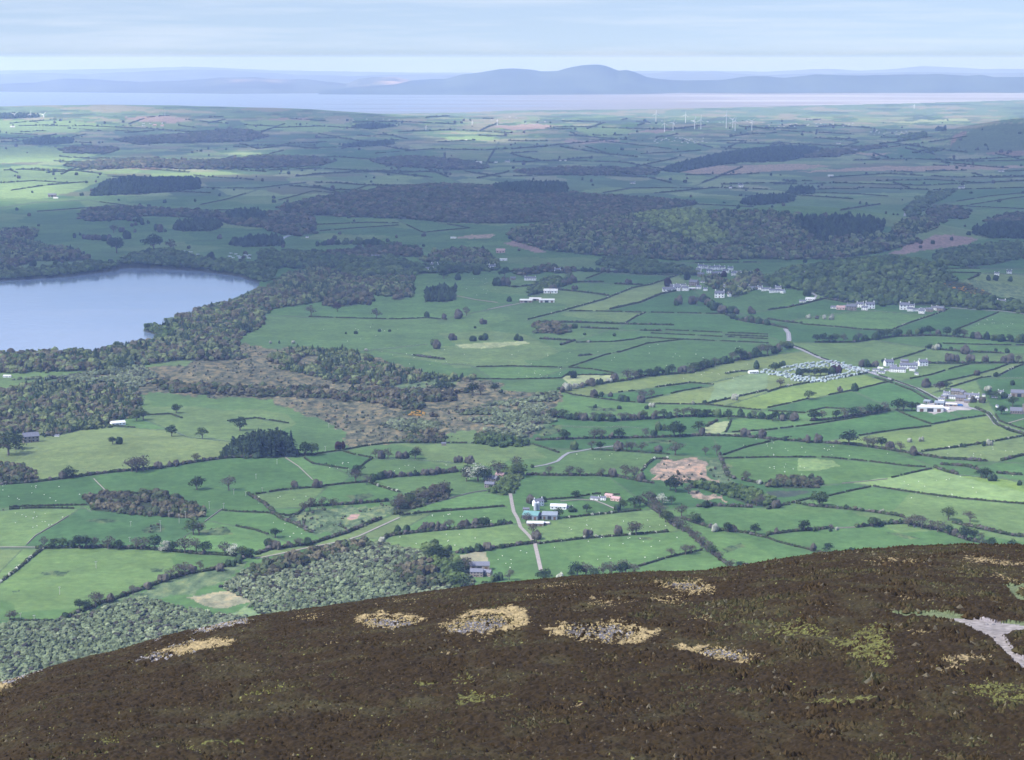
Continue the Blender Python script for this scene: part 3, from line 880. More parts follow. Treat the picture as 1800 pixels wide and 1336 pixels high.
t.links.new(n.outputs['Fac'], mr.inputs[0]); t.links.new(mr.outputs[0], b.inputs['Roughness'])
lp = [(-3500, lake_w[0][1]), (1200, 6400), (1200, 3500), (-3500, 3500)]
lk = MB().poly([(x, y, 0.0) for x, y in ((-3500, 3300), (200, 3300), (200, 6600), (-3500, 6600))], [(0, 1, 2, 3)])
# the lake surface follows its shore, a little inside the banks
lk = MB().poly([(x, y, 0.0) for x, y in lake_w], [tuple(range(len(lake_w)))[::-1]])
me = lk.mesh('lake', ml_)
tag(link('lake', me), kind='structure')

ms, t, b = water('sea_water', (0.16, 0.23, 0.36), 0.35, 0.004, 0.5)
c = t.nodes.new('ShaderNodeTexCoord'); sx = t.nodes.new('ShaderNodeSeparateXYZ'); t.links.new(c.outputs['Object'], sx.inputs[0])
mp = t.nodes.new('ShaderNodeMapping'); mp.inputs['Scale'].default_value = (.00012, .0011, 1); t.links.new(c.outputs['Object'], mp.inputs[0])
n = t.nodes.new('ShaderNodeTexNoise'); n.inputs['Scale'].default_value = 1; n.inputs['Detail'].default_value = 6; t.links.new(mp.outputs[0], n.inputs[0])
r1 = t.nodes.new('ShaderNodeMapRange'); r1.inputs[1].default_value = -4500; r1.inputs[2].default_value = 3500; r1.inputs[3].default_value = -.35; r1.inputs[4].default_value = .3
t.links.new(sx.outputs[0], r1.inputs[0])
ad = t.nodes.new('ShaderNodeMath'); ad.operation = 'ADD'; t.links.new(r1.outputs[0], ad.inputs[0]); t.links.new(n.outputs['Fac'], ad.inputs[1])
rpz = t.nodes.new('ShaderNodeValToRGB'); e = rpz.color_ramp.elements
e[0].position = .40; e[0].color = (0.15, 0.18, 0.23, 1); e[1].position = .62; e[1].color = (0.19, 0.18, 0.185, 1)
e3 = e.new(.78); e3.color = (0.225, 0.21, 0.215, 1); e4 = e.new(.82); e4.color = (0.34, 0.33, 0.35, 1)
t.links.new(ad.outputs[0], rpz.inputs[0]); t.links.new(rpz.outputs[0], b.inputs['Base Color'])
rq = t.nodes.new('ShaderNodeMapRange'); rq.inputs[1].default_value = .4; rq.inputs[2].default_value = .6; rq.inputs[3].default_value = .3; rq.inputs[4].default_value = .8
t.links.new(ad.outputs[0], rq.inputs[0]); t.links.new(rq.outputs[0], b.inputs['Roughness'])
se = MB().poly([(-60000, 17500, 0.0), (60000, 17500, 0.0), (60000, 74000, 0.0), (-60000, 74000, 0.0)], [(0, 1, 2, 3)])
tag(link('sea', se.mesh('sea', ms)), kind='structure')

# ---- hills across the firth
def hills(name, prof, base, dist, depth, col, seed, amp=.12, patch=None):
    """a range whose skyline follows prof (photo px) at its real distance, with real depth"""
    P = np.array(prof); B = np.array(base)
    us = np.linspace(P[0, 0], P[-1, 0], 520); top = np.interp(us, P[:, 0], P[:, 1])
    top = top + (fbm(us / 16, us * 0, seed, 4) - .5) * 1.2
    by = np.interp(us, B[:, 0], B[:, 1])
    n = 56
    u, tt = ray(us, top); Yt = dist + 900 * (fbm(us / 120, us * 0 + 3, seed, 2) - .5); zt = np.maximum(CAM_H + tt * Yt, 12)
    ub, tb = ray(us, by); Yb = np.minimum((CAM_H - 1) / -tb, Yt - 1200)
    rows = []
    for k in range(n):
        s = k / (n - 1) * 1.6
        Y = Yb + (Yt - Yb) * s if s <= 1 else Yt + depth * (s - 1)
        prof_ = np.where(s <= 1, s ** 1.25, 1 - ((s - 1) / .6) ** 1.5)
        X = u * Y; z = zt * prof_
        gul = (fbm(X / 1500 + 3, Y / 2200, seed + 5, 5) - .5)
        z = z + gul * zt * (amp * 4) * s * (1 - s) * 2.2 if s <= 1 else z
        # keep below the sight line of the skyline
        z = np.minimum(z, CAM_H + tt * Y - 0.5) if 0 < s < 0.97 else z
        rows.append(np.stack((X, Y, np.maximum(z, -3) if 0 < k < n - 1 else np.full_like(X, -3.)), -1))
    V = np.stack(rows).reshape(-1, 3); idx = np.arange(n * 520).reshape(n, 520)
    q = np.stack((idx[:-1, :-1], idx[:-1, 1:], idx[1:, 1:], idx[1:, :-1]), -1).reshape(-1, 4)
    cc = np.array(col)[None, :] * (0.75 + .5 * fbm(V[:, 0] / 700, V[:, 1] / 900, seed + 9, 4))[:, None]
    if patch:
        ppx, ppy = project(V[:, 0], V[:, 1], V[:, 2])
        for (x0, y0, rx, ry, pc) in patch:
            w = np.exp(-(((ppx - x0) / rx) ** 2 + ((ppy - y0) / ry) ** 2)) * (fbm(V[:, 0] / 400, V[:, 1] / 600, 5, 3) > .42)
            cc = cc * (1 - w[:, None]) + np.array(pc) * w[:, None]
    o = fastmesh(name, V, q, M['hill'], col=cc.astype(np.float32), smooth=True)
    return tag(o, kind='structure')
M['hill'], _, _ = colmat('hill', 0.0012, .3)
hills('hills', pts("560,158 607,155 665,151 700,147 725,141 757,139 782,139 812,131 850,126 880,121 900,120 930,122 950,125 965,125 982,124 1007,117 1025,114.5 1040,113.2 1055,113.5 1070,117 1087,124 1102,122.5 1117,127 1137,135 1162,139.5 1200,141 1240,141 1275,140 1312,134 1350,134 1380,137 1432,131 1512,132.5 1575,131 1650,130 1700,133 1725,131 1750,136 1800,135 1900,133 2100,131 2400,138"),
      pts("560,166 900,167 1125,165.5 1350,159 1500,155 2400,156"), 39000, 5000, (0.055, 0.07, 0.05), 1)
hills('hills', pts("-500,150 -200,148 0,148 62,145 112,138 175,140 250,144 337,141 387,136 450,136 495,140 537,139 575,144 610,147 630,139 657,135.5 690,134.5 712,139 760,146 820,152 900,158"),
      pts("-500,161 0,161 400,165 600,164 900,166"), 43000, 5000, (0.07, 0.08, 0.06), 21, patch=[(693, 143, 22, 6, (0.42, 0.30, 0.23)), (420, 142, 26, 4, (0.2, 0.17, 0.13)), (480, 142, 22, 3, (0.2, 0.17, 0.13)), (640, 148, 26, 3, (0.2, 0.18, 0.14))])  # patches paint sunlight on the brown slopes into their colour
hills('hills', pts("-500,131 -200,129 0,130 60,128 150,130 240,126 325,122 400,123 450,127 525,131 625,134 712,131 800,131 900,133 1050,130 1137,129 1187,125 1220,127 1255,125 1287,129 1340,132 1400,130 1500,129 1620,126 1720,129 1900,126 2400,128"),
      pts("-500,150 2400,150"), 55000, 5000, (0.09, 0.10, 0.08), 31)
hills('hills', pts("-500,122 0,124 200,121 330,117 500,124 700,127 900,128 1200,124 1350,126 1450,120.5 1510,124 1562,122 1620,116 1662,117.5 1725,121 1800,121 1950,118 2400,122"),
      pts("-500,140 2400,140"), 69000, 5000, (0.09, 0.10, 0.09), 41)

# ============================================================ the heather fell in the foreground
CREST = pts("-1400,1500 -400,1290 -150,1246 0,1205 60,1188 130,1166 200,1152 290,1124 390,1100 440,1090 500,1082 640,1062 760,1045 860,1030 1000,1017 1100,1011 1240,1008 1300,1000 1350,990 1440,975 1580,965 1700,961 1800,963 1950,970 2300,1000 3300,1100")
cu2, ct2 = ray(np.array([p[0] for p in CREST]), np.array([p[1] for p in CREST])); ct2 = -ct2
D0 = 232.0
T0 = float(-ray(900, 1350)[1])
def hfell(x, Y):
    x = np.asarray(x, float); Y = np.asarray(Y, float)
    u = x / np.maximum(Y, 1.0); tc_ = np.interp(u, cu2, ct2)
    Dc = 415 + 60 * sstep(-.1, .25, u) - 40 * sstep(-.05, -.25, u)
    zc = CAM_H - Dc * tc_
    T0u = np.maximum(T0, tc_ * 1.05 + .03)
    k = np.maximum((zc + tc_ * (Dc - D0) - (CAM_H - D0 * T0u)), 1.0) / (Dc - D0) ** 2
    d = Dc - Y
    near = zc + tc_ * d - k * d * d
    farz = zc + tc_ * d - 0.0011 * d * d
    z = np.where(d > 0, near, farz)
    zD = zc + tc_ * (Dc - D0) - k * (Dc - D0) ** 2; sl = tc_ - 2 * k * (Dc - D0)
    inner = zD + sl * (D0 - Y)
    w = sstep(D0 * .75, 0, Y)
    z = np.where(Y < D0, inner * (1 - w) + (CAM_H - 1.7 - .42 * Y) * w, z)
    und = (fbm(x / 38 + 4, Y / 38, 61, 3) - .5) * 3.0 + (fbm(x / 9, Y / 9, 65, 2) - .5) * 0.9
    return z + und * sstep(30, 200, Y) * sstep(-30, 70, d + 0 * Y) * 1.0
FP = [  # patches on the fell: polygon (photo px), class 1 straw grass, 2 scree, 3 yellow-green moss, 4 green grass, 5 path gravel, 6 loose straw
("620,1098 640,1086 670,1080 720,1082 755,1088 740,1100 690,1112 650,1114", 1), ("632,1100 660,1090 720,1093 740,1098 700,1108 660,1110", 2),
("765,1108 790,1094 830,1080 870,1072 915,1070 925,1082 935,1095 925,1106 880,1112 860,1122 800,1118", 1), ("775,1110 815,1092 870,1084 905,1096 880,1110 830,1116", 2),
("955,1116 985,1098 1040,1100 1070,1094 1110,1098 1140,1112 1165,1116 1130,1128 1132,1140 1100,1140 1060,1132 1000,1130", 1), ("985,1118 1000,1102 1080,1102 1125,1116 1100,1132 1040,1130", 2),
("1142,1026 1170,1021 1240,1020 1262,1040 1230,1048 1190,1046", 1), ("1160,1030 1180,1022 1240,1024 1248,1038 1200,1042", 2),
("1178,1140 1210,1138 1290,1144 1325,1150 1345,1160 1310,1168 1240,1164", 1), ("1215,1150 1250,1143 1300,1148 1325,1160 1290,1164 1230,1158", 2),
("1020,1054 1050,1052 1060,1060 1130,1058 1136,1064 1060,1070 1035,1066", 6), ("915,1056 960,1051 958,1058 920,1060", 6),
("925,1034 960,1030 1060,1026 1120,1026 1060,1031 950,1037", 6), ("650,1064 700,1056 760,1052 745,1058 690,1064 660,1068", 6),
("1510,988 1560,982 1620,986 1615,997 1560,992", 6), ("1675,984 1720,980 1780,988 1860,990 1860,1000 1790,1002 1700,994", 6), ("1715,1008 1750,1010 1800,1024 1800,1030 1740,1020", 6),
("1320,1108 1380,1102 1410,1080 1425,1078 1432,1100 1450,1108 1450,1122 1480,1128 1510,1110 1530,1095 1555,1094 1575,1110 1560,1128 1590,1150 1570,1160 1560,1180 1510,1172 1480,1150 1440,1128 1390,1128 1350,1120", 3),
("1700,1206 1750,1204 1860,1214 1860,1248 1780,1250 1730,1240 1700,1220", 3), ("1600,1170 1700,1150 1760,1160 1740,1172 1640,1168", 6),
("1408,1234 1450,1232 1500,1230 1550,1228 1540,1240 1480,1248 1430,1246", 3), ("1635,1008 1640,1010", 6),
("1540,1078 1610,1080 1640,1076 1700,1085 1690,1096 1760,1100 1700,1104 1650,1090 1600,1084", 4), ("1765,1030 1860,1030 1860,1075 1790,1058", 4), ("1700,1094 1860,1098 1860,1104 1700,1100", 4),
("1668,1088 1700,1090 1740,1094 1780,1100 1860,1104 1860,1116 1790,1112 1762,1120 1775,1140 1800,1162 1860,1210 1860,1222 1800,1180 1765,1148 1738,1122 1700,1104", 5),
("1785,1036 1800,1034 1860,1050 1860,1056 1806,1056 1796,1050", 6),
("1555,1044 1600,1050 1615,1056 1600,1060 1565,1052", 6), ("1618,1056 1632,1058 1625,1063", 6), ("1140,1050 1200,1050 1200,1062 1150,1064", 6),
("230,1168 300,1140 330,1130 400,1126 408,1132 370,1146 330,1152 280,1160 240,1172", 2), ("330,1112 360,1104 385,1092 420,1088 445,1094 400,1104 350,1116", 2), ("275,1126 290,1122 292,1132 276,1134", 2),
("-60,1240 0,1192 30,1186 90,1172 60,1188 20,1204 -60,1262", 2), ("-60,1222 -20,1218 0,1212 30,1204 20,1214 -60,1250", 1), ("240,1160 330,1150 400,1140 420,1130 380,1130 320,1136", 1), ("480,1090 600,1075 620,1072 540,1090", 6),
("720,1200 760,1196 770,1212 735,1214", 3), ("790,1194 840,1192 830,1204 800,1210", 3), ("800,1222 900,1222 910,1230 820,1250 790,1244", 3), ("430,1222 470,1212 510,1212 480,1222 440,1236", 3),
("330,1312 400,1306 440,1300 490,1298 480,1305 390,1320 330,1324", 3), ("160,1310 200,1302 220,1308 190,1318", 3), ("1000,1241 1030,1238 1030,1250 1002,1250", 6), ("797,1268 808,1268 806,1278 798,1278", 6), ("150,1332 190,1326 200,1332 170,1336", 3),
("770,1150 800,1148 795,1158", 6), ("565,1128 600,1126 590,1140 570,1140", 6),
("1400,1160 1405,1160 1404,1164", 6), ("1640,1180 1680,1168 1700,1180 1660,1190", 6), ("1210,1092 1240,1086 1260,1094 1230,1100", 6), ("1600,1110 1630,1112 1625,1122 1600,1118", 6),
]
fcl = np.zeros((RH, RW), np.int8)
for i, (p, c_) in enumerate(FP): fill(fcl, pts(p), c_, rough={1: 9, 2: 8, 3: 8, 4: 2, 5: 0.6, 6: 4}[c_], seed=i + 90, sc=11)
def blur(a, r):
    a = a.astype(np.float32)
    for ax_ in (0, 1, 0, 1):
        rr_ = r if ax_ else max(1, r // 2); c = np.cumsum(np.pad(a, [(rr_ + 1, rr_) if k == ax_ else (0, 0) for k in (0, 1)], mode='edge'), axis=ax_)
        a = (np.take(c, np.arange(2 * rr_ + 1, c.shape[ax_]), ax_) - np.take(c, np.arange(0, c.shape[ax_] - 2 * rr_ - 1), ax_)) / (2 * rr_ + 1)
    return a
SOFT = {c_: blur(fcl == c_, {1: 7, 2: 6, 3: 9, 4: 2, 5: 1, 6: 8}[c_]) for c_ in range(1, 7)}
fY = np.concatenate((np.arange(2, 150, 8.), np.arange(150, 225, 1.5), np.arange(225, 500, .42), np.geomspace(500, 1500, 60)))
fU = np.concatenate((np.arange(-2400, -400, 30.), np.arange(-400, -60, 3.2), np.arange(-60, 1860, 1.6), np.arange(1860, 2300, 3.2), np.arange(2300, 4300, 30.))); fU = (fU - 900) / F
GX = fY[:, None] * fU[None, :]; GY = np.repeat(fY[:, None], len(fU), 1)
GX[fY < 40] = np.linspace(-60, 60, len(fU))[None, :] * 1.0
Z0 = hfell(GX, GY); PX, PY = project(GX, GY, Z0)
cl = look(fcl, PX, PY); cl[PY > RH + 3] = 0
soft = np.isin(cl, (2, 4, 5)).astype(float)
he = vnoise(GX / .75, GY / .75, 201) * .42 + vnoise(GX / .34, GY / .34, 202) * .22 + vnoise(GX / 2.6, GY / 2.6, 203) * .30
he = he * (1 - .85 * soft)
GZ = Z0 + np.where(GY < 500, he, 0)
v1 = fbm(GX / 6, GY / 6, 301, 4); v2 = fbm(GX / 1.1, GY / 1.1, 302, 3); v3 = vnoise(GX / .3, GY / .3, 303)
hc = np.array([0.0255, 0.0172, 0.0080]) * (0.65 + .7 * v2)[..., None]
hc = hc + (np.clip(v1 - .52, 0, 1) * .25)[..., None] * np.array([.20, .22, .10])
hc = np.where(((v3 > .955) & (v2 > .55))[..., None], np.array([0.10, 0.08, 0.05]), hc)
hc = np.where(((v3 < .045) & (v1 > .52))[..., None], np.array([0.17, 0.17, 0.06]), hc)
CC = {1: (0.26, 0.20, 0.10), 2: (0.10, 0.09, 0.085), 3: (0.12, 0.12, 0.038), 4: (0.105, 0.125, 0.062), 5: (0.23, 0.205, 0.20), 6: (0.26, 0.20, 0.105)}
thr = {1: .38, 2: .30, 3: .44, 4: -1, 5: -1, 6: .50}
for c_, cv in CC.items():
    so = look(SOFT[c_], PX, PY); so = np.where(PY > RH + 3, 0, so)
    mk = (v2 * .5 + v3 * .5) < so * {1: .80, 2: .8, 3: .50, 4: 1.6, 5: 2, 6: .50}[c_]
    hc[mk] = np.array(cv) * (0.7 + .6 * v3[mk])[:, None]
nr, nc = GX.shape; idx = np.arange(nr * nc).reshape(nr, nc)
q = np.stack((idx[:-1, :-1], idx[:-1, 1:], idx[1:, 1:], idx[1:, :-1]), -1).reshape(-1, 4)
M['fell'], _, _ = colmat('fell', 1.3, .2, fine=(6.0, .25))
V = np.stack((GX, GY, GZ), -1).reshape(-1, 3)
fell = fastmesh('hill', V, q, M['fell'], col=hc.reshape(-1, 3).astype(np.float32), smooth=False)
tag(fell, kind='structure')
# gravel path laid over the fell
pm = (cl == 5) & (GY > 230) & (GY < 495)
fm = pm[:-1, :-1] & pm[:-1, 1:] & pm[1:, 1:] & pm[1:, :-1]
qp = np.stack((idx[:-1, :-1], idx[:-1, 1:], idx[1:, 1:], idx[1:, :-1]), -1)[fm]
used, inv = np.unique(qp, return_inverse=True)
VP = V[used].copy(); VP[:, 2] += .05
M['gravel'] = plain('gravel', (0.21, 0.185, 0.165), .95, .38, 0.9)
tag(fastmesh('path', VP, inv.reshape(-1, 4), M['gravel']), kind='structure')

# scatter templates
def ico(sub):
    ph = (1 + 5 ** .5) / 2
    v = [(-1, ph, 0), (1, ph, 0), (-1, -ph, 0), (1, -ph, 0), (0, -1, ph), (0, 1, ph), (0, -1, -ph), (0, 1, -ph), (ph, 0, -1), (ph, 0, 1), (-ph, 0, -1), (-ph, 0, 1)]
    f = [(0,11,5),(0,5,1),(0,1,7),(0,7,10),(0,10,11),(1,5,9),(5,11,4),(11,10,2),(10,7,6),(7,1,8),(3,9,4),(3,4,2),(3,2,6),(3,6,8),(3,8,9),(4,9,5),(2,4,11),(6,2,10),(8,6,7),(9,8,1)]
    v = [Vector(p).normalized() for p in v]
    for _ in range(sub):
        nf = []; cache = {}
        def mid(a, b):
            k = (min(a, b), max(a, b))
            if k not in cache: v.append(((v[a] + v[b]) / 2).normalized()); cache[k] = len(v) - 1
            return cache[k]
        for a, b, c_ in f:
            x, y, z = mid(a, b), mid(b, c_), mid(c_, a); nf += [(a, x, z), (b, y, x), (c_, z, y), (x, y, z)]
        f = nf
    return np.array([tuple(p) for p in v]), np.array(f)
OCT = (np.array([(1, 0, 0), (0, 1, 0), (-1, 0, 0), (0, -1, 0), (0, 0, 1), (.7, .7, .55), (-.7, -.7, .6), (0, 0, -1)], float)[[0, 1, 2, 3, 4, 7]], np.array([(0, 1, 4), (1, 2, 4), (2, 3, 4), (3, 0, 4), (1, 0, 5), (2, 1, 5), (3, 2, 5), (0, 3, 5)]))
ICO = [ico(0), ico(1), OCT]
def scatter(P, R, H, sub, jit, rng, lift=.35, colr_=None, shade=None):
    """lumpy blobs at P (n,3), radius R, height H; returns verts, faces, colours"""
    v, f = ICO[sub]; n = len(P)
    j = 1 + rng.uniform(-jit, jit, (n, len(v), 1))
    W = v[None] * j
    a = rng.uniform(0, 6.28, n); ca, sa = np.cos(a)[:, None], np.sin(a)[:, None]
    x = W[..., 0] * ca - W[..., 1] * sa; y = W[..., 0] * sa + W[..., 1] * ca; z = W[..., 2]
    z = np.where(z < 0, z * lift * 2, z)
    X = P[:, None, 0] + x * R[:, None]; Y = P[:, None, 1] + y * R[:, None]; Z = P[:, None, 2] + H[:, None] * (lift + (1 - lift) * z)
    V = np.stack((X, Y, Z), -1).reshape(-1, 3)
    Fc = (f[None] + (np.arange(n) * len(v))[:, None, None]).reshape(-1, 3)
    col = None
    if colr_ is not None:
        col = np.repeat(colr_[:, None, :], len(v), 1) * rng.uniform(.85, 1.15, (n, len(v), 1)); col = col.reshape(-1, 3)
    return V, Fc, col
def jgrid(x0, x1, y0, y1, s, rng):
    xs, ys = np.meshgrid(np.arange(x0, x1, s), np.arange(y0, y1, s))
    xs = xs.ravel() + rng.uniform(-.48, .48, xs.size) * s; ys = ys.ravel() + rng.uniform(-.48, .48, ys.size) * s
    return xs, ys
# heather cushions
xs, ys = jgrid(-185, 185, 215, 500, .60, RNG)
z = hfell(xs, ys); px, py = project(xs, ys, z)
ok = (px > -300) & (px < 2150) & (py < 1350)
dc = 415 + 60 * sstep(-.1, .25, xs / ys) - 40 * sstep(-.05, -.25, xs / ys)
ok &= ys < dc + 25
k = look(fcl, px, py); ok &= ~np.isin(k, (4, 5))
ps = 1 - (.62 * look(SOFT[1], px, py) + .9 * look(SOFT[2], px, py) + .50 * look(SOFT[3], px, py) + .45 * look(SOFT[6], px, py)).clip(0, .93)
ok &= RNG.random(len(xs)) < ps
ok &= RNG.random(len(xs)) < (.55 + .5 * vnoise(xs / 5, ys / 5, 44))
xs, ys, z = xs[ok], ys[ok], z[ok]; n = len(xs)
big = 1 + .9 * sstep(.55, .8, vnoise(xs / 3.2, ys / 3.2, 8)) * sstep(600, 1400, px[ok])
R = RNG.uniform(.16, .38, n) * big; H = RNG.uniform(.20, .50, n) * big
ch = np.array([0.0255, 0.0172, 0.0080])[None] * RNG.uniform(.45, 1.9, (n, 1)) + (RNG.random((n, 1)) < .05) * np.array([[.06, .055, .04]]) + (np.clip(fbm(xs / 12, ys / 12, 5, 3) - .45, 0, 1) * .10)[:, None] * np.array([[.6, .8, .35]])
Vh, Fh, colh = scatter(np.stack((xs, ys, z + .16), -1), R, H, 2, .35, RNG, .3, ch)
tag(fastmesh('heather', Vh, Fh, M['fell'], col=colh.astype(np.float32)), 'dark brown heather covering the near fell', kind='stuff', cat='heather')
# straw grass clumps and moss tufts
xs, ys = jgrid(-185, 185, 215, 500, .34, RNG); z = hfell(xs, ys); px, py = project(xs, ys, z); k = look(fcl, px, py)
s1, s2, s3, s6 = (look(SOFT[c_], px, py) for c_ in (1, 2, 3, 6)); nb_ = .35 + 1.3 * fbm(xs / 2.2, ys / 2.2, 93, 3)
pg = (1.15 * s1 + .22 * s2 + .58 * s3 + .95 * s6) * nb_ + (.0015 + .022 * sstep(.60, .80, fbm(xs / 7, ys / 7, 91, 3))) * (s2 < .3)
k = np.where(s3 > np.maximum(s1, s6), 3, k); k = np.where((k == 3) & (s3 < .02), 0, k)
ok = (px > -300) & (px < 2150) & (py < 1350) & ~np.isin(k, (4, 5)) & (RNG.random(len(xs)) < pg)
xs, ys, z, k = xs[ok], ys[ok], z[ok], k[ok]; n = len(xs)
olive = (k == 3) | ((k == 0) & (py[ok] > 1150))
cg = np.where(olive[:, None], np.array([[0.15, 0.15, 0.045]]), np.array([[0.30, 0.235, 0.115]])) * RNG.uniform(.35, 1.15, (n, 1))
Vh, Fh, colh = scatter(np.stack((xs, ys, z + .26), -1), RNG.uniform(.08, .24, n), RNG.uniform(.10, .28, n), 2, .45, RNG, .3, cg)
tag(fastmesh('grass_tufts', Vh, Fh, M['fell'], col=colh.astype(np.float32)), 'straw-coloured and yellow-green grass tufts among the heather', kind='stuff', cat='grass')
# scree
xs, ys = jgrid(-185, 185, 225, 500, .50, RNG); z = hfell(xs, ys); px, py = project(xs, ys, z); k = look(fcl, px, py)
ok = (px > -300) & (px < 2150) & ((k == 2) & (RNG.random(len(xs)) < .85 * sstep(.2, .45, vnoise(xs / 2.5, ys / 2.5, 12))) | (k == 1) & (RNG.random(len(xs)) < .16) | (k == 5) & (RNG.random(len(xs)) < .05))
xs, ys, z = xs[ok], ys[ok], z[ok]; n = len(xs)
bigr = np.where(px[ok] < 450, 1.7, 1.0)
cs = np.array([[0.175, 0.165, 0.165]]) * RNG.uniform(.45, 1.5, (n, 1))
Vh, Fh, colh = scatter(np.stack((xs, ys, z), -1), RNG.uniform(.08, .34, n) * bigr, RNG.uniform(.08, .30, n) * bigr, 0, .4, RNG, .35, cs)
tag(fastmesh('scree', Vh, Fh, M['fell'], col=colh.astype(np.float32)), 'pale grey loose stones in patches on the heather fell', kind='stuff', cat='stones')
del GX, GY, GZ, V, Z0, PX, PY, hc, v1, v2, v3, he

# ============================================================ woods
WCOL = {'o': [(0.26, 0.15, 0.035), (0.07, 0.07, 0.035), (0.20, 0.13, 0.04)], 'b': [(0.034, 0.058, 0.026), (0.050, 0.075, 0.034), (0.062, 0.085, 0.042)], 'p': [(0.072, 0.066, 0.056), (0.058, 0.056, 0.046), (0.045, 0.058, 0.036), (0.085, 0.076, 0.064), (0.050, 0.068, 0.038)],
        'w': [(0.115, 0.140, 0.085), (0.095, 0.120, 0.072), (0.135, 0.158, 0.102), (0.075, 0.092, 0.062)], 'c': [(0.022, 0.037, 0.027), (0.028, 0.044, 0.030)],
        'g': [(0.105, 0.135, 0.050), (0.085, 0.115, 0.045)], 'm': [(0.036, 0.058, 0.028), (0.070, 0.064, 0.055), (0.085, 0.104, 0.060), (0.026, 0.042, 0.026), (0.055, 0.075, 0.038)]}
for i, (kd, labl, pl) in enumerate(WOODS):
    P = pts(pl); g = ground_pt([p[0] for p in P], [min(max(p[1], 200), 1200) for p in P])
    x0, x1 = g[:, 0].min() - 20, g[:, 0].max() + 20; y0, y1 = g[:, 1].min() - 60, g[:, 1].max() + 60
    dist = g[:, 1].mean()
    s = max(6.4, min(26.0, dist / 4000 * 8.6))
    if kd == 'w' and dist < 3000: s = 5.6
    while (x1 - x0) * (y1 - y0) / s / s > 400000: s *= 1.2
    xs, ys = jgrid(x0, x1, y0, y1, s, RNG); zz = hv(xs, ys); px, py = project(xs, ys, zz)
    pp = pl
    rg = {'c': .6, 'o': 2.5}.get(kd, 3.6) * (1.0 if py.mean() > 430 else .6)
    dxn = (fbm(xs / 55, ys / 55, i + 70, 2) - .5) * rg * 5 + RNG.normal(0, rg * .6, len(px)); dyn = (fbm(xs / 50 + 9, ys / 50, i + 71, 2) - .5) * rg * 2 + RNG.normal(0, rg * .22, len(px))
    ok = inpoly(px + dxn, py + dyn, P) & ~inpoly(xs, ys, lake_w)
    wi = look(wood_id, px, py); ok &= (wi == i + 1) | (wi == 0) | (px < 0) | (px >= RW)
    # glades
    ok &= vnoise(xs / 45, ys / 45, i) > (.34 if i in SPARSE else .06 if kd in 'bcgm' else .0 if kd == 'w' else .12)
    xs, ys, zz = xs[ok], ys[ok], zz[ok]; n = len(xs)
    if not n: continue
    pal = np.array(WCOL[kd]) * {'w': .88, 'o': 1, 'm': 1.12, 'b': 1.05, 'g': 1.25}.get(kd, .95) * np.array([1, 1, .86 if kd == 'w' else .70]); cl_ = vnoise(xs / 70, ys / 70, i + 40)
    ci = np.clip((cl_ * .7 + RNG.random(n) * .3) * len(pal), 0, len(pal) - 1).astype(int)
    if kd == 'm': ci = np.clip((cl_ * .5 + RNG.random(n) * .5) * len(pal), 0, len(pal) - 1).astype(int)
    col = pal[ci] * RNG.uniform(.55, 1.5, (n, 1))
    if kd == 'w':
        dk = RNG.random(n) < .04 + .2 * sstep(.55, .75, fbm(xs / 30, ys / 30, i + 21, 2)); col[dk] = np.array([.045, .043, .033]) * RNG.uniform(.7, 1.4, (dk.sum(), 1))
    R = s * (RNG.uniform(.38, .66, n) if kd == 'w' else RNG.uniform(.34, .88, n)); H = R * RNG.uniform(1.3, 2.0, n) if kd != 'c' else R * RNG.uniform(1.9, 2.8, n)
    if kd == 'o': R *= .55; H *= .3
    if kd == 'w': H = R * RNG.uniform(1.0, 1.5, n)
    conifer = (ci == 3) & (kd == 'm')
    H[conifer] *= 1.45; R[conifer] *= .72
    H = np.minimum(H, RNG.uniform(13, 21, n) * (1.3 if kd == 'c' else 1))
    H *= .75 + .5 * fbm(xs / 60, ys / 60, i + 9, 2)
    edge = np.zeros(n, bool)
    for ex, ey in ((s * 1.6, 0), (-s * 1.6, 0), (0, s * 2), (0, -s * 2)):
        qx, qy = project(xs + ex, ys + ey, zz); edge |= ~inpoly(qx, qy, P)
    shr = np.where(edge, RNG.uniform(.45, .95, n), 1.0); H *= shr; R *= .5 + .5 * shr
    sub = 1 if dist < 5200 else 0
    if kd == 'c' or conifer.any():
        cm = conifer if kd == 'm' else np.ones(n, bool)
        Va, Fa, ca_ = scatter(np.stack((xs, ys, zz), -1), R, H, sub, .31, RNG, .4, col)
        nv = len(ICO[sub][0]); Vv = Va.reshape(n, nv, 3); hh = (Vv[..., 2] - zz[:, None]) / H[:, None]
        fac = np.where(cm[:, None], np.clip(1.15 - hh, .12, 1), 1)
        Vv[..., 0] = xs[:, None] + (Vv[..., 0] - xs[:, None]) * fac; Vv[..., 1] = ys[:, None] + (Vv[..., 1] - ys[:, None]) * fac
        Va = Vv.reshape(-1, 3)
    else: Va, Fa, ca_ = scatter(np.stack((xs, ys, zz), -1), R, H, sub, .31, RNG, .4, col)
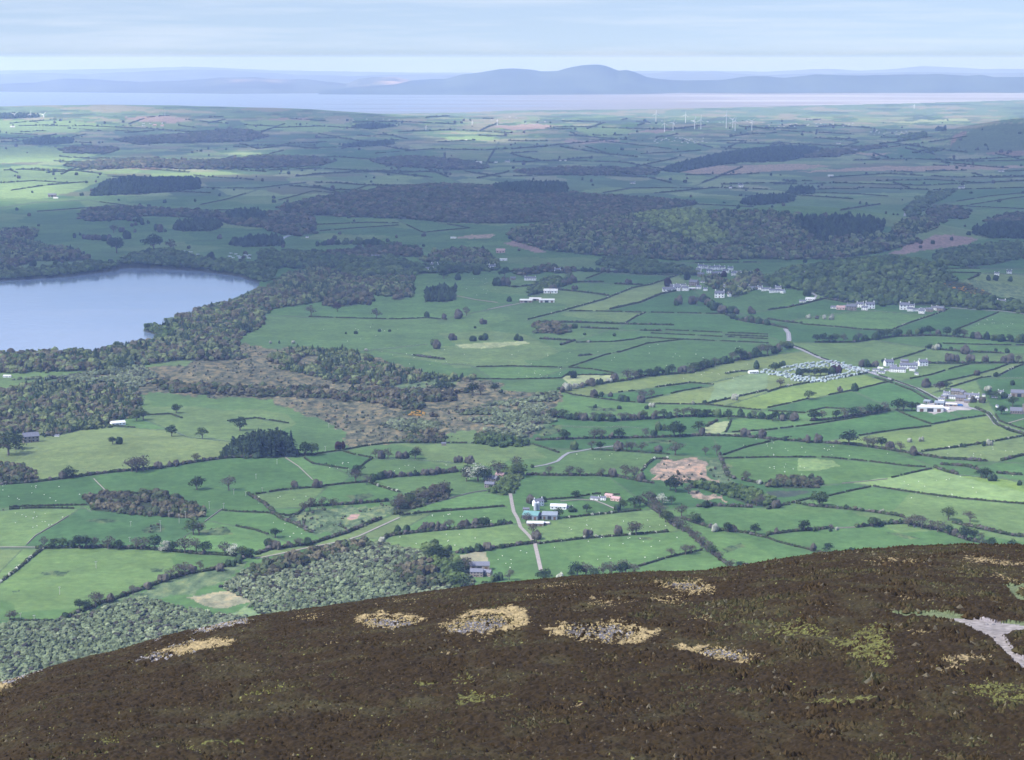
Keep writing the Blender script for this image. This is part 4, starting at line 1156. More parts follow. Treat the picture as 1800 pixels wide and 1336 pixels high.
    if dist < 5200:      # second, smaller tier of leaf clumps breaks the outlines
        rep = 3
        ii = np.repeat(np.arange(n), rep); a = RNG.uniform(0, 6.28, n * rep); e_ = RNG.uniform(.1, 1.3, n * rep)
        P2 = np.stack((xs[ii] + np.cos(a) * np.cos(e_) * R[ii] * .85, ys[ii] + np.sin(a) * np.cos(e_) * R[ii] * .85, zz[ii] + H[ii] * (.38 + .55 * np.sin(e_))), -1)
        sm = conifer[ii]
        R2 = R[ii] * RNG.uniform(.22, .42, n * rep) * np.where(sm, .5, 1)
        Vb, Fb, cb = scatter(P2 - np.stack((0 * R2, 0 * R2, R2 * .5), -1), R2, R2 * 1.5, 0, .3, RNG, .4, col[ii] * RNG.uniform(.85, 1.25, (n * rep, 1)))
        Fa = np.concatenate((Fa, Fb + len(Va))); Va = np.concatenate((Va, Vb)); ca_ = np.concatenate((ca_, cb))
    o = fastmesh('woodland', Va, Fa, M['foliage'], col=ca_.astype(np.float32))
    tag(o, labl, 'woodland', kind='stuff')
# ============================================================ landmarks used in the descriptions
LAND = [("the green-roofed barns", 948, 905), ("the farm below the hay field", 843, 1002), ("the tree-hidden lane farm", 872, 850),
 ("the tan rushy hollow", 1195, 828), ("the caravan park", 1420, 650), ("the flat pale shed roof", 1645, 718), ("the church", 1785, 722), ("the white roadside row", 1590, 645),
 ("the white hamlet under the knoll", 1560, 542), ("the village on the rise", 1270, 480), ("the village copper tree", 1175, 500), ("the long white sheds", 943, 527), ("the tip of the lake", 455, 500),
 ("the brown marsh", 600, 730), ("the spruce copse", 455, 785), ("the small purple-brown wood", 260, 890), ("the willow wood", 620, 1010), ("the bungalow by the dark wood", 207, 745), ("the long left pasture", 180, 1015),
 ("the oval copse", 345, 398), ("the wooded knoll", 1580, 490), ("the wind farm", 1240, 215), ("the round right-hand hill", 1750, 240), ("the mansion", 660, 455), ("the cattle field", 790, 768), ("the winding grey lane", 985, 805),
 ("the main road bend", 1386, 595), ("the ploughed field", 1650, 428), ("the wooded hill", 1200, 400), ("the dark conifer block", 930, 335), ("the round park copse", 774, 520), ("the long park copse", 610, 525),
 ("the tree ending the lane", 956, 1015), ("the descending tree belt", 1200, 935), ("the far village dots", 1195, 246), ("the left hillside", 150, 250), ("the pale pasture", 280, 780),
 ("the bright right-hand pasture", 1650, 862), ("the big hedge tree", 1437, 880), ("the field pool", 1385, 866), ("the lower right hedge corner", 1600, 925), ("the middle lane junction", 1240, 760), ("the far plain", 900, 215), ("the stream scrub", 740, 880), ("the curved field hedge", 500, 915)]
def where(px, py, near=16):
    best = None
    for nm, lx, ly in LAND:
        d = math.hypot((px - lx) * .8, (py - ly) * 1.6)
        if best is None or d < best[0]: best = (d, nm, px - lx, py - ly)
    d, nm, dx, dy = best
    if d < near: return "beside " + nm
    v = 'above' if dy < 0 else 'below'; h = 'left' if dx < 0 else 'right'
    far_ = 'well ' if d > 60 else ''
    if abs(dx) > 2.2 * abs(dy): return f"{far_}{h} of {nm}"
    if abs(dy) > 1.2 * abs(dx): return f"{far_}{v} {nm}"
    return f"{far_}{v}-{h} of {nm}"
ITEMS = {}
def want(o, desc, px, py, cat, group):
    ITEMS.setdefault((desc + ", " + where(px, py)), []).append((px, py, o)); o['category'] = cat; o['group'] = group
ORD = ["leftmost", "second from left", "third from left", "fourth from left", "fifth from left", "sixth from left", "seventh from left", "eighth from left", "ninth from left", "tenth from left", "eleventh from left", "twelfth from left"]
def finish_labels():
    for lb, L in ITEMS.items():
        L.sort(key=lambda a: a[0])
        for k, (x, y, o) in enumerate(L):
            if len(L) == 1: s = lb
            elif len(L) == 2: s = ("left-hand " if k == 0 else "right-hand ") + lb
            elif len(L) == 3: s = ("leftmost ", "middle ", "rightmost ")[k] + lb
            elif len(L) <= 12: s = lb + (", " + ORD[k] if k < len(L) - 1 else ", rightmost")
            else: s = lb
            o['label'] = s

# ============================================================ hedges, walls, roads
def densify(P, step):
    out = []
    for (x0, y0), (x1, y1) in zip(P[:-1], P[1:]):
        n = max(1, int(math.hypot(x1 - x0, (y1 - y0) * 3) / step))
        out += [(x0 + (x1 - x0) * k / n, y0 + (y1 - y0) * k / n) for k in range(n)]
    return out + [P[-1]]
def world_line(P, mstep):
    D = densify(P, 3); g = ground_pt([a[0] for a in D], [a[1] for a in D])
    d = np.concatenate(([0], np.cumsum(np.hypot(np.diff(g[:, 0]), np.diff(g[:, 1])))))
    n = max(2, int(d[-1] / mstep) + 1); s = np.linspace(0, d[-1], n)
    x = np.interp(s, d, g[:, 0]); y = np.interp(s, d, g[:, 1])
    return np.stack((x, y, hv(x, y)), -1)
HC = np.array([(0.020, 0.031, 0.012), (0.031, 0.042, 0.018), (0.044, 0.041, 0.026), (0.038, 0.053, 0.021)])
def hedge(kind, P, far=False, name='hedge'):
    g0 = ground_pt([P[0][0]], [P[0][1]])[0]; dist = g0[1]
    L = world_line(P, max(1.6, dist / 3760 * 2.4))
    L[:, 0] += (vnoise(np.arange(len(L)) / 6., L[:, 0] * 0, 5) - .5) * 1.6
    n = len(L); d = np.gradient(L[:, :2], axis=0); d /= np.maximum(np.hypot(d[:, 0], d[:, 1]), 1e-6)[:, None]
    nx, ny = -d[:, 1], d[:, 0]
    VV = []; FF = []; CL = []; off = 0
    w = {'h': 1.25, 's': 1.6, 'w': 1.5, 'x': 1.7}[kind] * (1 + max(0, dist - 4000) / 9000); h = {'h': 2.3, 's': 3.3, 'w': 2.5, 'x': 2.8}[kind] * (1 + max(0, dist - 4000) / 12000)
    hh = h * (.7 + .6 * RNG.random(n)); ww = w * (.75 + .5 * RNG.random(n))
    sec = [(-1, -.3), (-1.05, .6), (-.55, 1.0), (.5, 1.02), (1.05, .55), (1, -.3)]
    R_ = []
    for a, b_ in sec:
        jj = RNG.uniform(-.15, .15, n)
        R_.append(np.stack((L[:, 0] + nx * ww * (a + jj), L[:, 1] + ny * ww * (a + jj), L[:, 2] + hh * (b_ + RNG.uniform(-.1, .1, n))), -1))
    Vr = np.stack(R_, 1).reshape(-1, 3); idx = np.arange(n * 6).reshape(n, 6)
    gapm = (vnoise(np.arange(n - 1) / 5., np.zeros(n - 1), int(P[0][0])) > {'h': .12, 's': .10, 'w': .06, 'x': .25}[kind])
    qs = [np.stack((idx[:-1, k], idx[1:, k], idx[1:, (k + 1) % 6], idx[:-1, (k + 1) % 6]), -1)[gapm] for k in range(6)]
    qq = np.concatenate(qs); tri = np.concatenate((qq[:, [0, 1, 2]], qq[:, [0, 2, 3]]))
    VV.append(Vr); FF.append(tri); off = len(Vr)
    CL.append(np.repeat(HC[RNG.integers(0, 4, n)] * RNG.uniform(.7, 1.2, (n, 1)), 6, 0))
    if kind in 'swx' or True:
        per = {'h': .16, 's': .8, 'w': .5, 'x': .35}[kind]
        m = RNG.random(n) < per; k = int(m.sum())
        if k:
            r = RNG.uniform(1.0, 2.7, k) * {'h': .8, 's': 1.3, 'w': 1.0, 'x': 1.5}[kind] * (1 + max(0, dist - 4000) / 9000)
            hb = r * RNG.uniform(.9, 1.8, k)
            c_ = HC[RNG.integers(0, 4, k)] * RNG.uniform(.8, 1.5, (k, 1))
            if kind == 's': pur = RNG.random(k) < .35; c_[pur] = np.array([0.078, 0.070, 0.060]) * RNG.uniform(.8, 1.2, (pur.sum(), 1))
            if kind == 'w': pur = RNG.random(k) < .42; c_[pur] = np.array([0.30, 0.31, 0.24]) * RNG.uniform(.7, 1.2, (pur.sum(), 1)); r[pur] *= .8
            pp = L[m] + np.stack((RNG.normal(0, .5, k), RNG.normal(0, .5, k), np.zeros(k)), -1)
            Vb, Fb, cb = scatter(pp, r, hb, 1 if dist < 4200 else 0, .25, RNG, .4, c_)
            VV.append(Vb); FF.append(Fb + off); CL.append(cb); off += len(Vb)
    return np.concatenate(VV), np.concatenate(FF), np.concatenate(CL)
HD = {'h': 'clipped hedge', 's': 'shaggy hedge', 'w': 'white-flecked hedge'}
for kd, P in HEDGES:
    L_ = sum(math.hypot(a[0] - b_[0], a[1] - b_[1]) for a, b_ in zip(P[:-1], P[1:]))
    size = 'long ' if L_ > 130 else ('short ' if L_ < 45 else '')
    mx_, my_ = P[len(P) // 2] if len(P) > 2 else ((P[0][0] + P[1][0]) / 2, (P[0][1] + P[1][1]) / 2)
    sl = (P[-1][1] - P[0][1]) / (abs(P[-1][0] - P[0][0]) + 1e-3) * (1 if P[-1][0] > P[0][0] else -1)
    dirn = ' rising rightwards' if sl < -.12 else (' falling rightwards' if sl > .12 else ' running level')
    if kd in HD:
        V, Fq, cl_ = hedge(kd, P)
        o = fastmesh('hedge', V, Fq, M['foliage'], col=cl_.astype(np.float32))
        want(o, size + HD[kd] + dirn, mx_, my_, 'hedge', 'hedges between the fields')
    else:
        L = world_line(P, 3.0); n = len(L); d = np.gradient(L[:, :2], axis=0); d /= np.maximum(np.hypot(d[:, 0], d[:, 1]), 1e-6)[:, None]
        nx, ny = -d[:, 1], d[:, 0]
        if kd == 'v':
            hh = .95 + .3 * RNG.random(n)
            R_ = [np.stack((L[:, 0] + nx * a, L[:, 1] + ny * a, L[:, 2] + (hh if z_ else -.3)), -1) for a, z_ in ((-.5, 0), (-.3, 1), (.3, 1), (.5, 0))]
            V = np.stack(R_, 1).reshape(-1, 3); idx = np.arange(n * 4).reshape(n, 4)
            q = np.concatenate([np.stack((idx[:-1, k], idx[1:, k], idx[1:, (k + 1) % 4], idx[:-1, (k + 1) % 4]), -1) for k in range(4)])
            o = fastmesh('stone_wall', V, q, M['stone_wall'])
            want(o, size + 'pale drystone wall' + dirn, mx_, my_, 'wall', 'drystone walls between the fields')
        else:
            root_ = bpy.data.objects.new('wire_fence', None); C.objects.link(root_); root_.location = L[0]
            loc = Vector(L[0])
            if 'POST' not in globals(): POST = MB().box(-.1, .1, -.1, .1, -.3, 1.25).mesh('post', M['bark'])
            for k in range(0, n, max(2, n // 90 + 1)): link('post', POST, root_, loc=Vector(L[k]) - loc)
            w_ = MB()
            for k in range(n - 1):
                for zz in (.5, .95):
                    w_.tube(Vector(L[k]) + Vector((0, 0, zz)) - loc, Vector(L[k + 1]) + Vector((0, 0, zz)) - loc, .02, .02, 3)
            link('wire', w_.mesh('wire', M['steel']), root_)
            want(root_, size + 'thin post and wire fence' + dirn, mx_, my_, 'fence', 'wire fences between the fields')
VV, FF, CL, off = [], [], [], 0
for kd, P in FAR:
    V, Fq, cl_ = hedge('x', P); VV.append(V); FF.append(Fq + off); CL.append(cl_); off += len(V)
tag(fastmesh('hedgerows', np.concatenate(VV), np.concatenate(FF), M['foliage'], col=np.concatenate(CL).astype(np.float32)), 'dark hedgerows netting the far fields and hillsides', 'hedgerows', kind='stuff')
ri = 0
for nm, hw, mt, P in ROADS:
    L = world_line(pts(P), 4.0); n = len(L); d = np.gradient(L[:, :2], axis=0); d /= np.maximum(np.hypot(d[:, 0], d[:, 1]), 1e-6)[:, None]
    nx, ny = -d[:, 1], d[:, 0]
    V = np.stack([np.stack((L[:, 0] + nx * a, L[:, 1] + ny * a, np.maximum(hv(L[:, 0] + nx * a, L[:, 1] + ny * a), L[:, 2]) + .45 + .05 * (a == 0)), -1) for a in (-hw, 0, hw)], 1).reshape(-1, 3)
    idx = np.arange(n * 3).reshape(n, 3)
    q = np.concatenate([np.stack((idx[:-1, k], idx[:-1, k + 1], idx[1:, k + 1], idx[1:, k]), -1) for k in range(2)])
    tag(fastmesh(nm, V, q, M[mt]), kind='structure')
    if mt == 'asphalt' and hw > 3.1:      # pale centre line
        m2 = np.stack([np.stack((L[:, 0] + nx * a, L[:, 1] + ny * a, L[:, 2] + .62), -1) for a in (-.18, .18)], 1).reshape(-1, 3)
        idx = np.arange(n * 2).reshape(n, 2); sel = np.arange(n - 1) % 2 == 0
        q = np.stack((idx[:-1, 0], idx[:-1, 1], idx[1:, 1], idx[1:, 0]), -1)[sel]
        tag(fastmesh('road_marking', m2, q, M['white_render']), kind='structure')

# ============================================================ single trees
TREES = """
d 198,781,14 210,781,13 302,767,20 422,757,24 122,840,20 346,861,24 310,726,16 28,790,30 537,801,24 520,800,10 573,818,6 585,821,5 730,807,18 628,835,18 658,848,12 820,838,22 852,848,28 775,692,24 830,694,22 870,688,14 880,690,6 490,604,5 1328,648,12 1003,665,14 1010,664,12 1057,697,8 1093,705,12 1102,706,10 1240,710,7 1045,717,6 1090,719,7 1137,719,6 1228,732,14 1280,737,18 993,773,18 1088,771,18 1185,768,28 1195,768,24 1228,757,18 1150,769,12 1055,790,14 1188,865,30 1178,862,22 1150,883,14 1240,892,12 955,883,10 1012,876,14 1031,900,14 1008,900,10
d 1500,687,13 1363,654,17 1375,645,10 1403,660,12 1412,661,14 1422,661,14 1432,661,14 1442,661,14 1452,660,14 1460,659,13 1432,740,20 1470,736,16 1500,733,18 1530,729,18 1545,727,16 1578,722,22 1603,722,16 1612,721,14 1492,782,26 1550,787,20 1380,775,8 1358,740,14 1525,645,12 1553,637,6 1663,684,14 1748,662,8 1780,677,8 1635,613,10 1652,612,8 1750,618,6 1770,620,8 1672,615,5 1693,786,8 1730,784,8 1735,841,20 1725,840,16 1745,845,12 1790,853,8 1445,889,22 1740,700,14 1765,700,12 1760,728,16
d 1413,933,20 1460,934,6 1550,925,9 1568,921,8 1580,920,9 1489,895,8 1455,971,18 1490,974,9 1500,974,11 1508,972,8 1668,940,18 1698,950,26 1742,962,18 1780,966,18 956,1023,24 1015,1014,28 1045,1016,18 1092,1012,24 1005,1016,14 1178,922,20 1230,922,14 1280,935,18 1327,940,20 1300,1003,18 1085,897,12 1115,892,20 770,985,26 760,980,22 782,985,22 805,1010,26 800,1032,20 875,1020,14 484,945,18 472,960,14 538,958,14 697,937,12 714,936,12 845,925,16 852,925,14 878,922,10 890,921,10 811,973,8 820,972,10 831,970,10 844,969,14 883,964,8 778,898,6
d 95,963,18 122,963,14 140,964,24 152,964,24 208,966,18 272,966,26 305,970,20 360,973,22 440,981,18 140,1072,20 150,1072,18 213,1050,8 405,995,14 420,990,14 115,1087,10 749,558,10 608,587,4 626,587,5 667,583,4 684,583,4 835,577,4 780,490,16 805,492,10 887,487,18 875,502,14 895,530,8 1010,577,8 1080,591,5 1028,589,4 830,600,10 850,598,12 907,598,10 915,599,8 1190,537,8 1285,551,14 1418,520,14 1740,493,8 1752,493,10 1776,495,8 130,418,8 57,468,12 278,405,10 205,445,28 222,420,14 270,440,28 95,467,8
g 356,771,20 240,740,20 252,738,18 15,800,38 548,800,22 790,690,18 762,607,10 1162,757,14 1011,790,14 912,838,24 935,822,8 1180,887,16 1422,702,16 1588,722,18 1360,855,8 1440,890,28 1752,702,16 1780,714,18 1433,934,8 1534,926,18 1667,915,24 1712,950,20 983,910,18 1170,918,22 1222,920,20 1252,976,18 1095,896,18 815,1036,26 868,1022,12 110,963,18 340,940,26 425,980,20 720,890,22 790,480,16 807,480,15 837,483,12 1000,495,12
p 240,830,28 252,828,28 232,829,26 110,841,14 345,812,16 279,823,12 310,819,12 300,820,10 402,862,26 245,712,16 660,804,16 672,806,14 682,806,18 700,806,12 715,806,12 735,800,16 625,848,24 645,852,18 805,813,14 825,815,14 875,838,30 820,846,20 520,857,12 557,857,14 545,898,24 535,900,20 566,890,18 585,892,18 700,895,24 745,880,18 765,878,26 780,872,28 845,694,20 765,613,14 1042,697,12 1072,697,8 1130,705,20 1145,700,16 1125,707,14 1045,772,20 1057,772,20 1075,771,10 1135,768,16 1235,766,14 1040,790,16 1085,792,14 1102,793,18 1110,793,18 1128,794,18 1155,795,12 1187,800,24 1240,800,16 1260,800,20 908,828,26
p 965,835,16 1000,836,18 1020,837,16 1057,838,16 1075,838,14 1100,840,24 1115,842,24 1127,846,14 1210,868,18 1312,845,18 1330,890,16 1340,885,16 935,884,14 1342,770,14 1312,768,14 1372,680,16 1478,688,8 1445,738,18 1485,735,18 1512,732,18 1555,725,20 1525,786,20 1535,787,20 1562,789,14 1583,793,18 1605,800,14 1437,778,14 1420,778,12 1375,740,10 1395,740,12 1515,645,12 1537,645,10 1628,680,14 1718,660,10 1695,622,14 1668,635,12 1680,636,14 1705,636,14 1732,637,10 1765,638,14 1778,638,14 1790,640,16 1362,893,14 1725,708,10 1712,707,10
p 1367,937,10 1518,925,6 1430,968,12 1597,925,18 1607,927,24 1620,930,24 1635,932,18 1648,935,20 1660,935,18 1705,917,20 1680,942,14 1725,952,16 1030,1013,26 1060,1013,26 1075,1012,26 1100,1008,26 1115,1010,20 1035,945,14 1085,940,14 1118,940,24 1112,940,20 942,948,14 937,940,20 925,920,20 1180,978,16 1205,975,20 1215,973,16 1198,908,24 1290,934,12 1285,1000,18 1312,1002,12 1140,885,24 1150,895,22 1160,908,24 1190,930,22 1200,935,22 1212,943,20 1222,952,20 1232,960,20 1243,970,20 1262,984,16 1125,890,20 818,1005,26 895,1020,20 478,965,18 490,965,14 525,960,16 510,962,12
p 740,933,10 748,933,14 765,932,14 775,931,14 790,929,18 810,928,12 820,927,14 835,926,14 856,967,14 78,962,20 165,964,20 190,965,24 240,966,22 255,966,22 325,972,30 350,940,24 345,972,28 395,976,26 17,1090,18 25,1088,16 168,1068,28 175,1062,22 195,1058,14 234,1046,18 260,1035,14 285,1023,14 300,1018,20 315,1015,24 325,1010,24 340,1005,14 352,1003,18 385,1003,14 547,555,18 662,560,18 781,561,10 805,560,14 820,555,16 850,570,10 888,502,14 797,598,12 1191,535,14 1215,535,14 1225,537,16 1010,509,8 1105,500,10 1320,552,12 1297,552,10 280,408,12 215,408,10 385,420,8 300,440,20 200,410,16
w 840,846,32 643,617,5 475,604,5 515,604,5 1292,703,10 1219,711,6 1145,716,8 1333,851,7 1165,887,20 1618,776,9 1599,777,7 1645,615,10 1740,783,10 1735,688,10 1472,932,6 1470,893,5 1528,898,4 1550,901,6 1260,934,14 985,1018,12 675,955,12 290,970,20 410,978,22 1034,602,4
c 455,802,46 480,802,44 512,801,42 465,802,38 495,800,32 1204,492,12 373,458,14 617,690,12 500,801,30 440,802,26
k 597,790,14 1470,658,14 1652,688,18 593,548,16 1175,503,14 1272,487,10 1330,482,10
"""
TL = []
for l in TREES.strip().splitlines():
    k, rest = l.split(None, 1)
    for w in rest.split():
        a = w.split(','); TL.append((k, float(a[0]), float(a[1]), float(a[2])))
# hedgerow belts seen farther off
def belt(P, gap, hp, kinds, jit=2.0):
    D = densify(pts(P), gap)
    for x, y in D: TL.append((rr.choice(kinds), x + rr.uniform(-gap * .3, gap * .3), y + rr.uniform(-1, .5) * jit * .4, hp * rr.uniform(.7, 1.25)))
belt("1105,669 1137,662 1180,657 1212,656 1250,645 1300,633 1350,624 1385,612", 11, 17, 'dpdpg')
belt("985,690 1010,684 1040,678 1080,670", 12, 12, 'dwpd')
belt("960,733 1000,737 1040,740 1080,741 1125,738 1175,735 1212,733 1255,733", 10, 14, 'pdpg')
belt("1300,734 1350,737 1400,738", 12, 12, 'pd')
belt("1433,602 1470,602 1500,601 1535,597 1570,592 1600,590 1637,589 1675,592 1720,596 1760,600 1800,603", 11, 14, 'dpgd')
belt("660,843 700,838 760,834 800,830", 10, 10, 'dp')
belt("1237,530 1250,541 1270,551", 7, 12, 'pd'); belt("1290,561 1320,567 1350,572", 8, 9, 'pd')
belt("985,476 1050,478 1100,480", 9, 8, 'dp'); belt("1400,384 1330,378", 12, 8, 'dg')
belt("1420,560 1460,562", 12, 7, 'pw'); belt("970,512 1007,497", 9, 10, 'pd')
belt("560,432 600,430 640,430 680,434 720,440", 9, 10, 'dpg'); belt("150,420 190,424 200,432", 8, 10, 'pd'); belt("230,398 260,394 210,386", 9, 8, 'pd')

def leafcloud(rng, n, lobes, size):
    """many small leaf-clump faces spread over lobes (cx,cy,cz,r)"""
    V = []; Fc = []
    w = np.array([l[3] ** 2 for l in lobes]); w = w / w.sum()
    for i in range(n):
        cx, cy, cz, r = lobes[rng.choice(len(lobes), p=w)]
        d = rng.normal(size=3); d /= np.linalg.norm(d)
        if d[2] < -.5: d[2] *= -.6
        p = np.array([cx, cy, cz]) + d * r * rng.uniform(.72, 1.06) * np.array([1, 1, .85])
        nrm = d + rng.normal(size=3) * .55; nrm /= np.linalg.norm(nrm)
        a = np.cross(nrm, rng.normal(size=3)); a /= np.linalg.norm(a); c_ = np.cross(nrm, a)
        s = size * rng.uniform(.6, 1.3); b_ = len(V)
        V += [p + a * s, p + c_ * s * .8, p - a * s * .9, p - c_ * s]
        Fc.append((b_, b_ + 1, b_ + 2, b_ + 3))
    return [tuple(v) for v in V], Fc
def make_tree(kind, seed):
    rng = np.random.default_rng(seed); H = 1.0
    tr = MB(); r0 = .028
    if kind == 'c':
        V, Fc = [], []
        tiers = 13
        for k in range(tiers):
            z = .10 + .86 * k / tiers; rad = .23 * (1 - k / tiers) ** .85 + .015
            m = int(10 + 18 * (1 - k / tiers))
            for j in range(m):
                a = rng.uniform(0, 6.28); rr_ = rad * rng.uniform(.35, 1.08)
                p = np.array([math.cos(a) * rr_, math.sin(a) * rr_, z - rr_ * .28 + rng.uniform(-.02, .02)])
                t_ = np.array([math.cos(a), math.sin(a), -.45]); s_ = np.array([-math.sin(a), math.cos(a), rng.uniform(-.3, .3)])
                L = .07 * rng.uniform(.7, 1.3) * (1.2 - k / tiers); b_ = len(V)
                V += [tuple(p + t_ * L), tuple(p + s_ * L * .6), tuple(p - t_ * L), tuple(p - s_ * L * .6)]; Fc.append((b_, b_ + 1, b_ + 2, b_ + 3))
        tr.tube((0, 0, -.03), (0, 0, .95), .018, .003, 6)
        # solid inner cone keeps the heart dense
        nb = len(V); V += [(math.cos(a) * .13, math.sin(a) * .13, .14) for a in np.linspace(0, 5.5, 7)] + [(0, 0, .97)]
        Fc += [(nb + i, nb + (i + 1) % 7, nb + 7) for i in range(7)]
        return V, Fc, tr
    nl = rng.integers(6, 10); lobes = []
    wide = {'d': .30, 'g': .29, 'p': .27, 'w': .34, 'k': .32}[kind]; zb = {'d': .33, 'g': .35, 'p': .36, 'w': .28, 'k': .33}[kind]
    for i in range(nl):
        a = 6.28 * i / nl + rng.uniform(-.4, .4); q = wide * rng.uniform(.45, .95)
        lobes.append((math.cos(a) * q, math.sin(a) * q, zb + rng.uniform(-.06, .30), rng.uniform(.15, .23)))
    lobes += [(rng.uniform(-.1, .1), rng.uniform(-.1, .1), .70, .22), (0, 0, .48, .30), (rng.uniform(-.15, .15), rng.uniform(-.15, .15), .58, .22)]
    n = {'d': 620, 'g': 560, 'p': 330, 'w': 520, 'k': 620}[kind]
    V, Fc = leafcloud(rng, n, lobes, {'p': .030}.get(kind, .036))
    tr.tube((0, 0, -.03), (0, 0, .30), r0 * 1.2, r0 * .8, 7)
    for i in range(nl):
        x, y, z, r = lobes[i]; tr.tube((0, 0, .22 + .05 * rng.random()), (x, y, z), r0 * .6, r0 * .14, 5)
        if kind == 'p':
            for _ in range(4):
                dx, dy, dz = rng.normal(size=3) * .09
                tr.tube((x * .7, y * .7, .22 + (z - .22) * .7), (x + dx, y + dy, z + abs(dz) + .06), r0 * .22, r0 * .05, 4)
    tr.tube((0, 0, .3), (0.01, 0, .78), r0 * .7, r0 * .15, 5)
    return V, Fc, tr
KM = {'d': ('leaf_dark', 5), 'g': ('leaf_mid', 3), 'p': ('twig', 4), 'w': ('blossom', 2), 'c': ('conifer', 2), 'k': ('copper', 1)}
TT = {}
for k, (mt, nn) in KM.items():
    for j in range(nn):
        V, Fc, tr = make_tree(k, 100 + j * 7 + ord(k))
        me = bpy.data.meshes.new('crown'); me.from_pydata(V, [], Fc); me.materials.append(M[mt])
        TT.setdefault(k, []).append((me, tr.mesh('trunk', M['bark'])))
TNAME = {'d': ('broadleaf_tree', 'dark green leafy tree'), 'g': ('broadleaf_tree', 'bright green leafy tree'), 'p': ('bare_tree', 'bare grey-brown tree'), 'w': ('hawthorn_tree', 'white-flowering tree'), 'c': ('conifer_tree', 'tall dark conifer'), 'k': ('copper_tree', 'purple-leaved tree')}
TL.sort(key=lambda a: -a[3])
kept, rest = TL[:298], TL[298:]
g = ground_pt([a[1] for a in TL], [a[2] for a in TL])
sizes = []
for i, (k, x, y, hp) in enumerate(TL):
    D = g[i, 1] / CP
    h = hp * D / F * 1.18; sizes.append(h)
    if i >= 298: continue
    me, tm = TT[k][rr.randrange(len(TT[k]))]
    nm, ds = TNAME[k]
    o = bpy.data.objects.new(nm, None); C.objects.link(o); o.location = g[i]
    o.rotation_euler = (0, 0, rr.uniform(0, 6.28)); w_ = h * rr.uniform(1.05, 1.4); o.scale = (w_ * (1.12 if k != 'c' else 1), w_ * (1.12 if k != 'c' else 1), h)
    c_ = bpy.data.objects.new('crown', me); C.objects.link(c_); c_.parent = o
    c2 = bpy.data.objects.new('trunk', tm); C.objects.link(c2); c2.parent = o
    sz = 'big ' if hp >= 24 else ('small ' if hp < 13 else '')
    want(o, sz + ds, x, y, 'tree', 'trees in the hedgerows and fields')
P = g[298:]; h = np.array(sizes[298:]); kc = {'d': (0.036, 0.062, 0.026), 'g': (.075, .11, .04), 'p': (.095, .088, .07), 'w': (.30, .31, .24), 'c': (.022, .038, .024), 'k': (.04, .02, .024)}
kc = {k_: tuple(.78 * q_ for q_ in v_) for k_, v_ in kc.items()}
cc = np.array([kc[a[0]] for a in TL[298:]])
# thinly scattered field and hillside trees far off
nf = 800
fx = RNG.uniform(-30, 1830, nf); fy = 212 + 250 * RNG.random(nf) ** 1.25
okf = ~look(lake_m, fx, fy) & (look(wood_id, fx, fy) == 0) & (fbm(fx / 70, fy / 14, 55, 3) > .46)
fg = ground_pt(fx[okf], fy[okf]); fh = RNG.uniform(5, 11, len(fg)) * (1 + fg[:, 1] / 16000)
mxs = RNG.uniform(262, 1340, 9000); mys = RNG.uniform(600, 940, 9000)
okm = (look(moor, mxs, mys) > .55) & (look(wood_id, mxs, mys) == 0) & (fbm(mxs / 22, mys / 7, 56, 3) > .50) & (RNG.random(9000) < .8)
mg = ground_pt(mxs[okm], mys[okm]); P = np.concatenate((P, mg)); mh = RNG.uniform(1.2, 4.5, len(mg)); h = np.concatenate((h, mh))
cc = np.concatenate((cc, np.array([(.05, .065, .035), (.075, .07, .05), (.09, .105, .065)])[RNG.integers(0, 3, len(mg))]))
P = np.concatenate((P, fg)); h = np.concatenate((h, fh)); cc = np.concatenate((cc, np.array([kc['d'], kc['p'], (.05, .06, .04)])[RNG.integers(0, 3, len(fg))]))
# each is three or four overlapping clumps
k4 = np.repeat(np.arange(len(P)), 4); a_ = RNG.uniform(0, 6.28, len(k4)); rr4 = h[k4] * RNG.uniform(.1, .38, len(k4))
P4 = P[k4] + np.stack((np.cos(a_) * rr4, np.sin(a_) * rr4, 0 * rr4), -1); h4 = h[k4] * RNG.uniform(.55, 1.0, len(k4))
Va, Fa, ca_ = scatter(P4, h4 * RNG.uniform(.32, .46, len(k4)), h4, 1, .22, RNG, .4, cc[k4] * RNG.uniform(.75, 1.2, (len(k4), 1)))
tag(fastmesh('distant_trees', Va, Fa, M['foliage'], col=ca_.astype(np.float32)), 'smaller bushes and trees dotted along the far hedges', 'trees', kind='stuff')

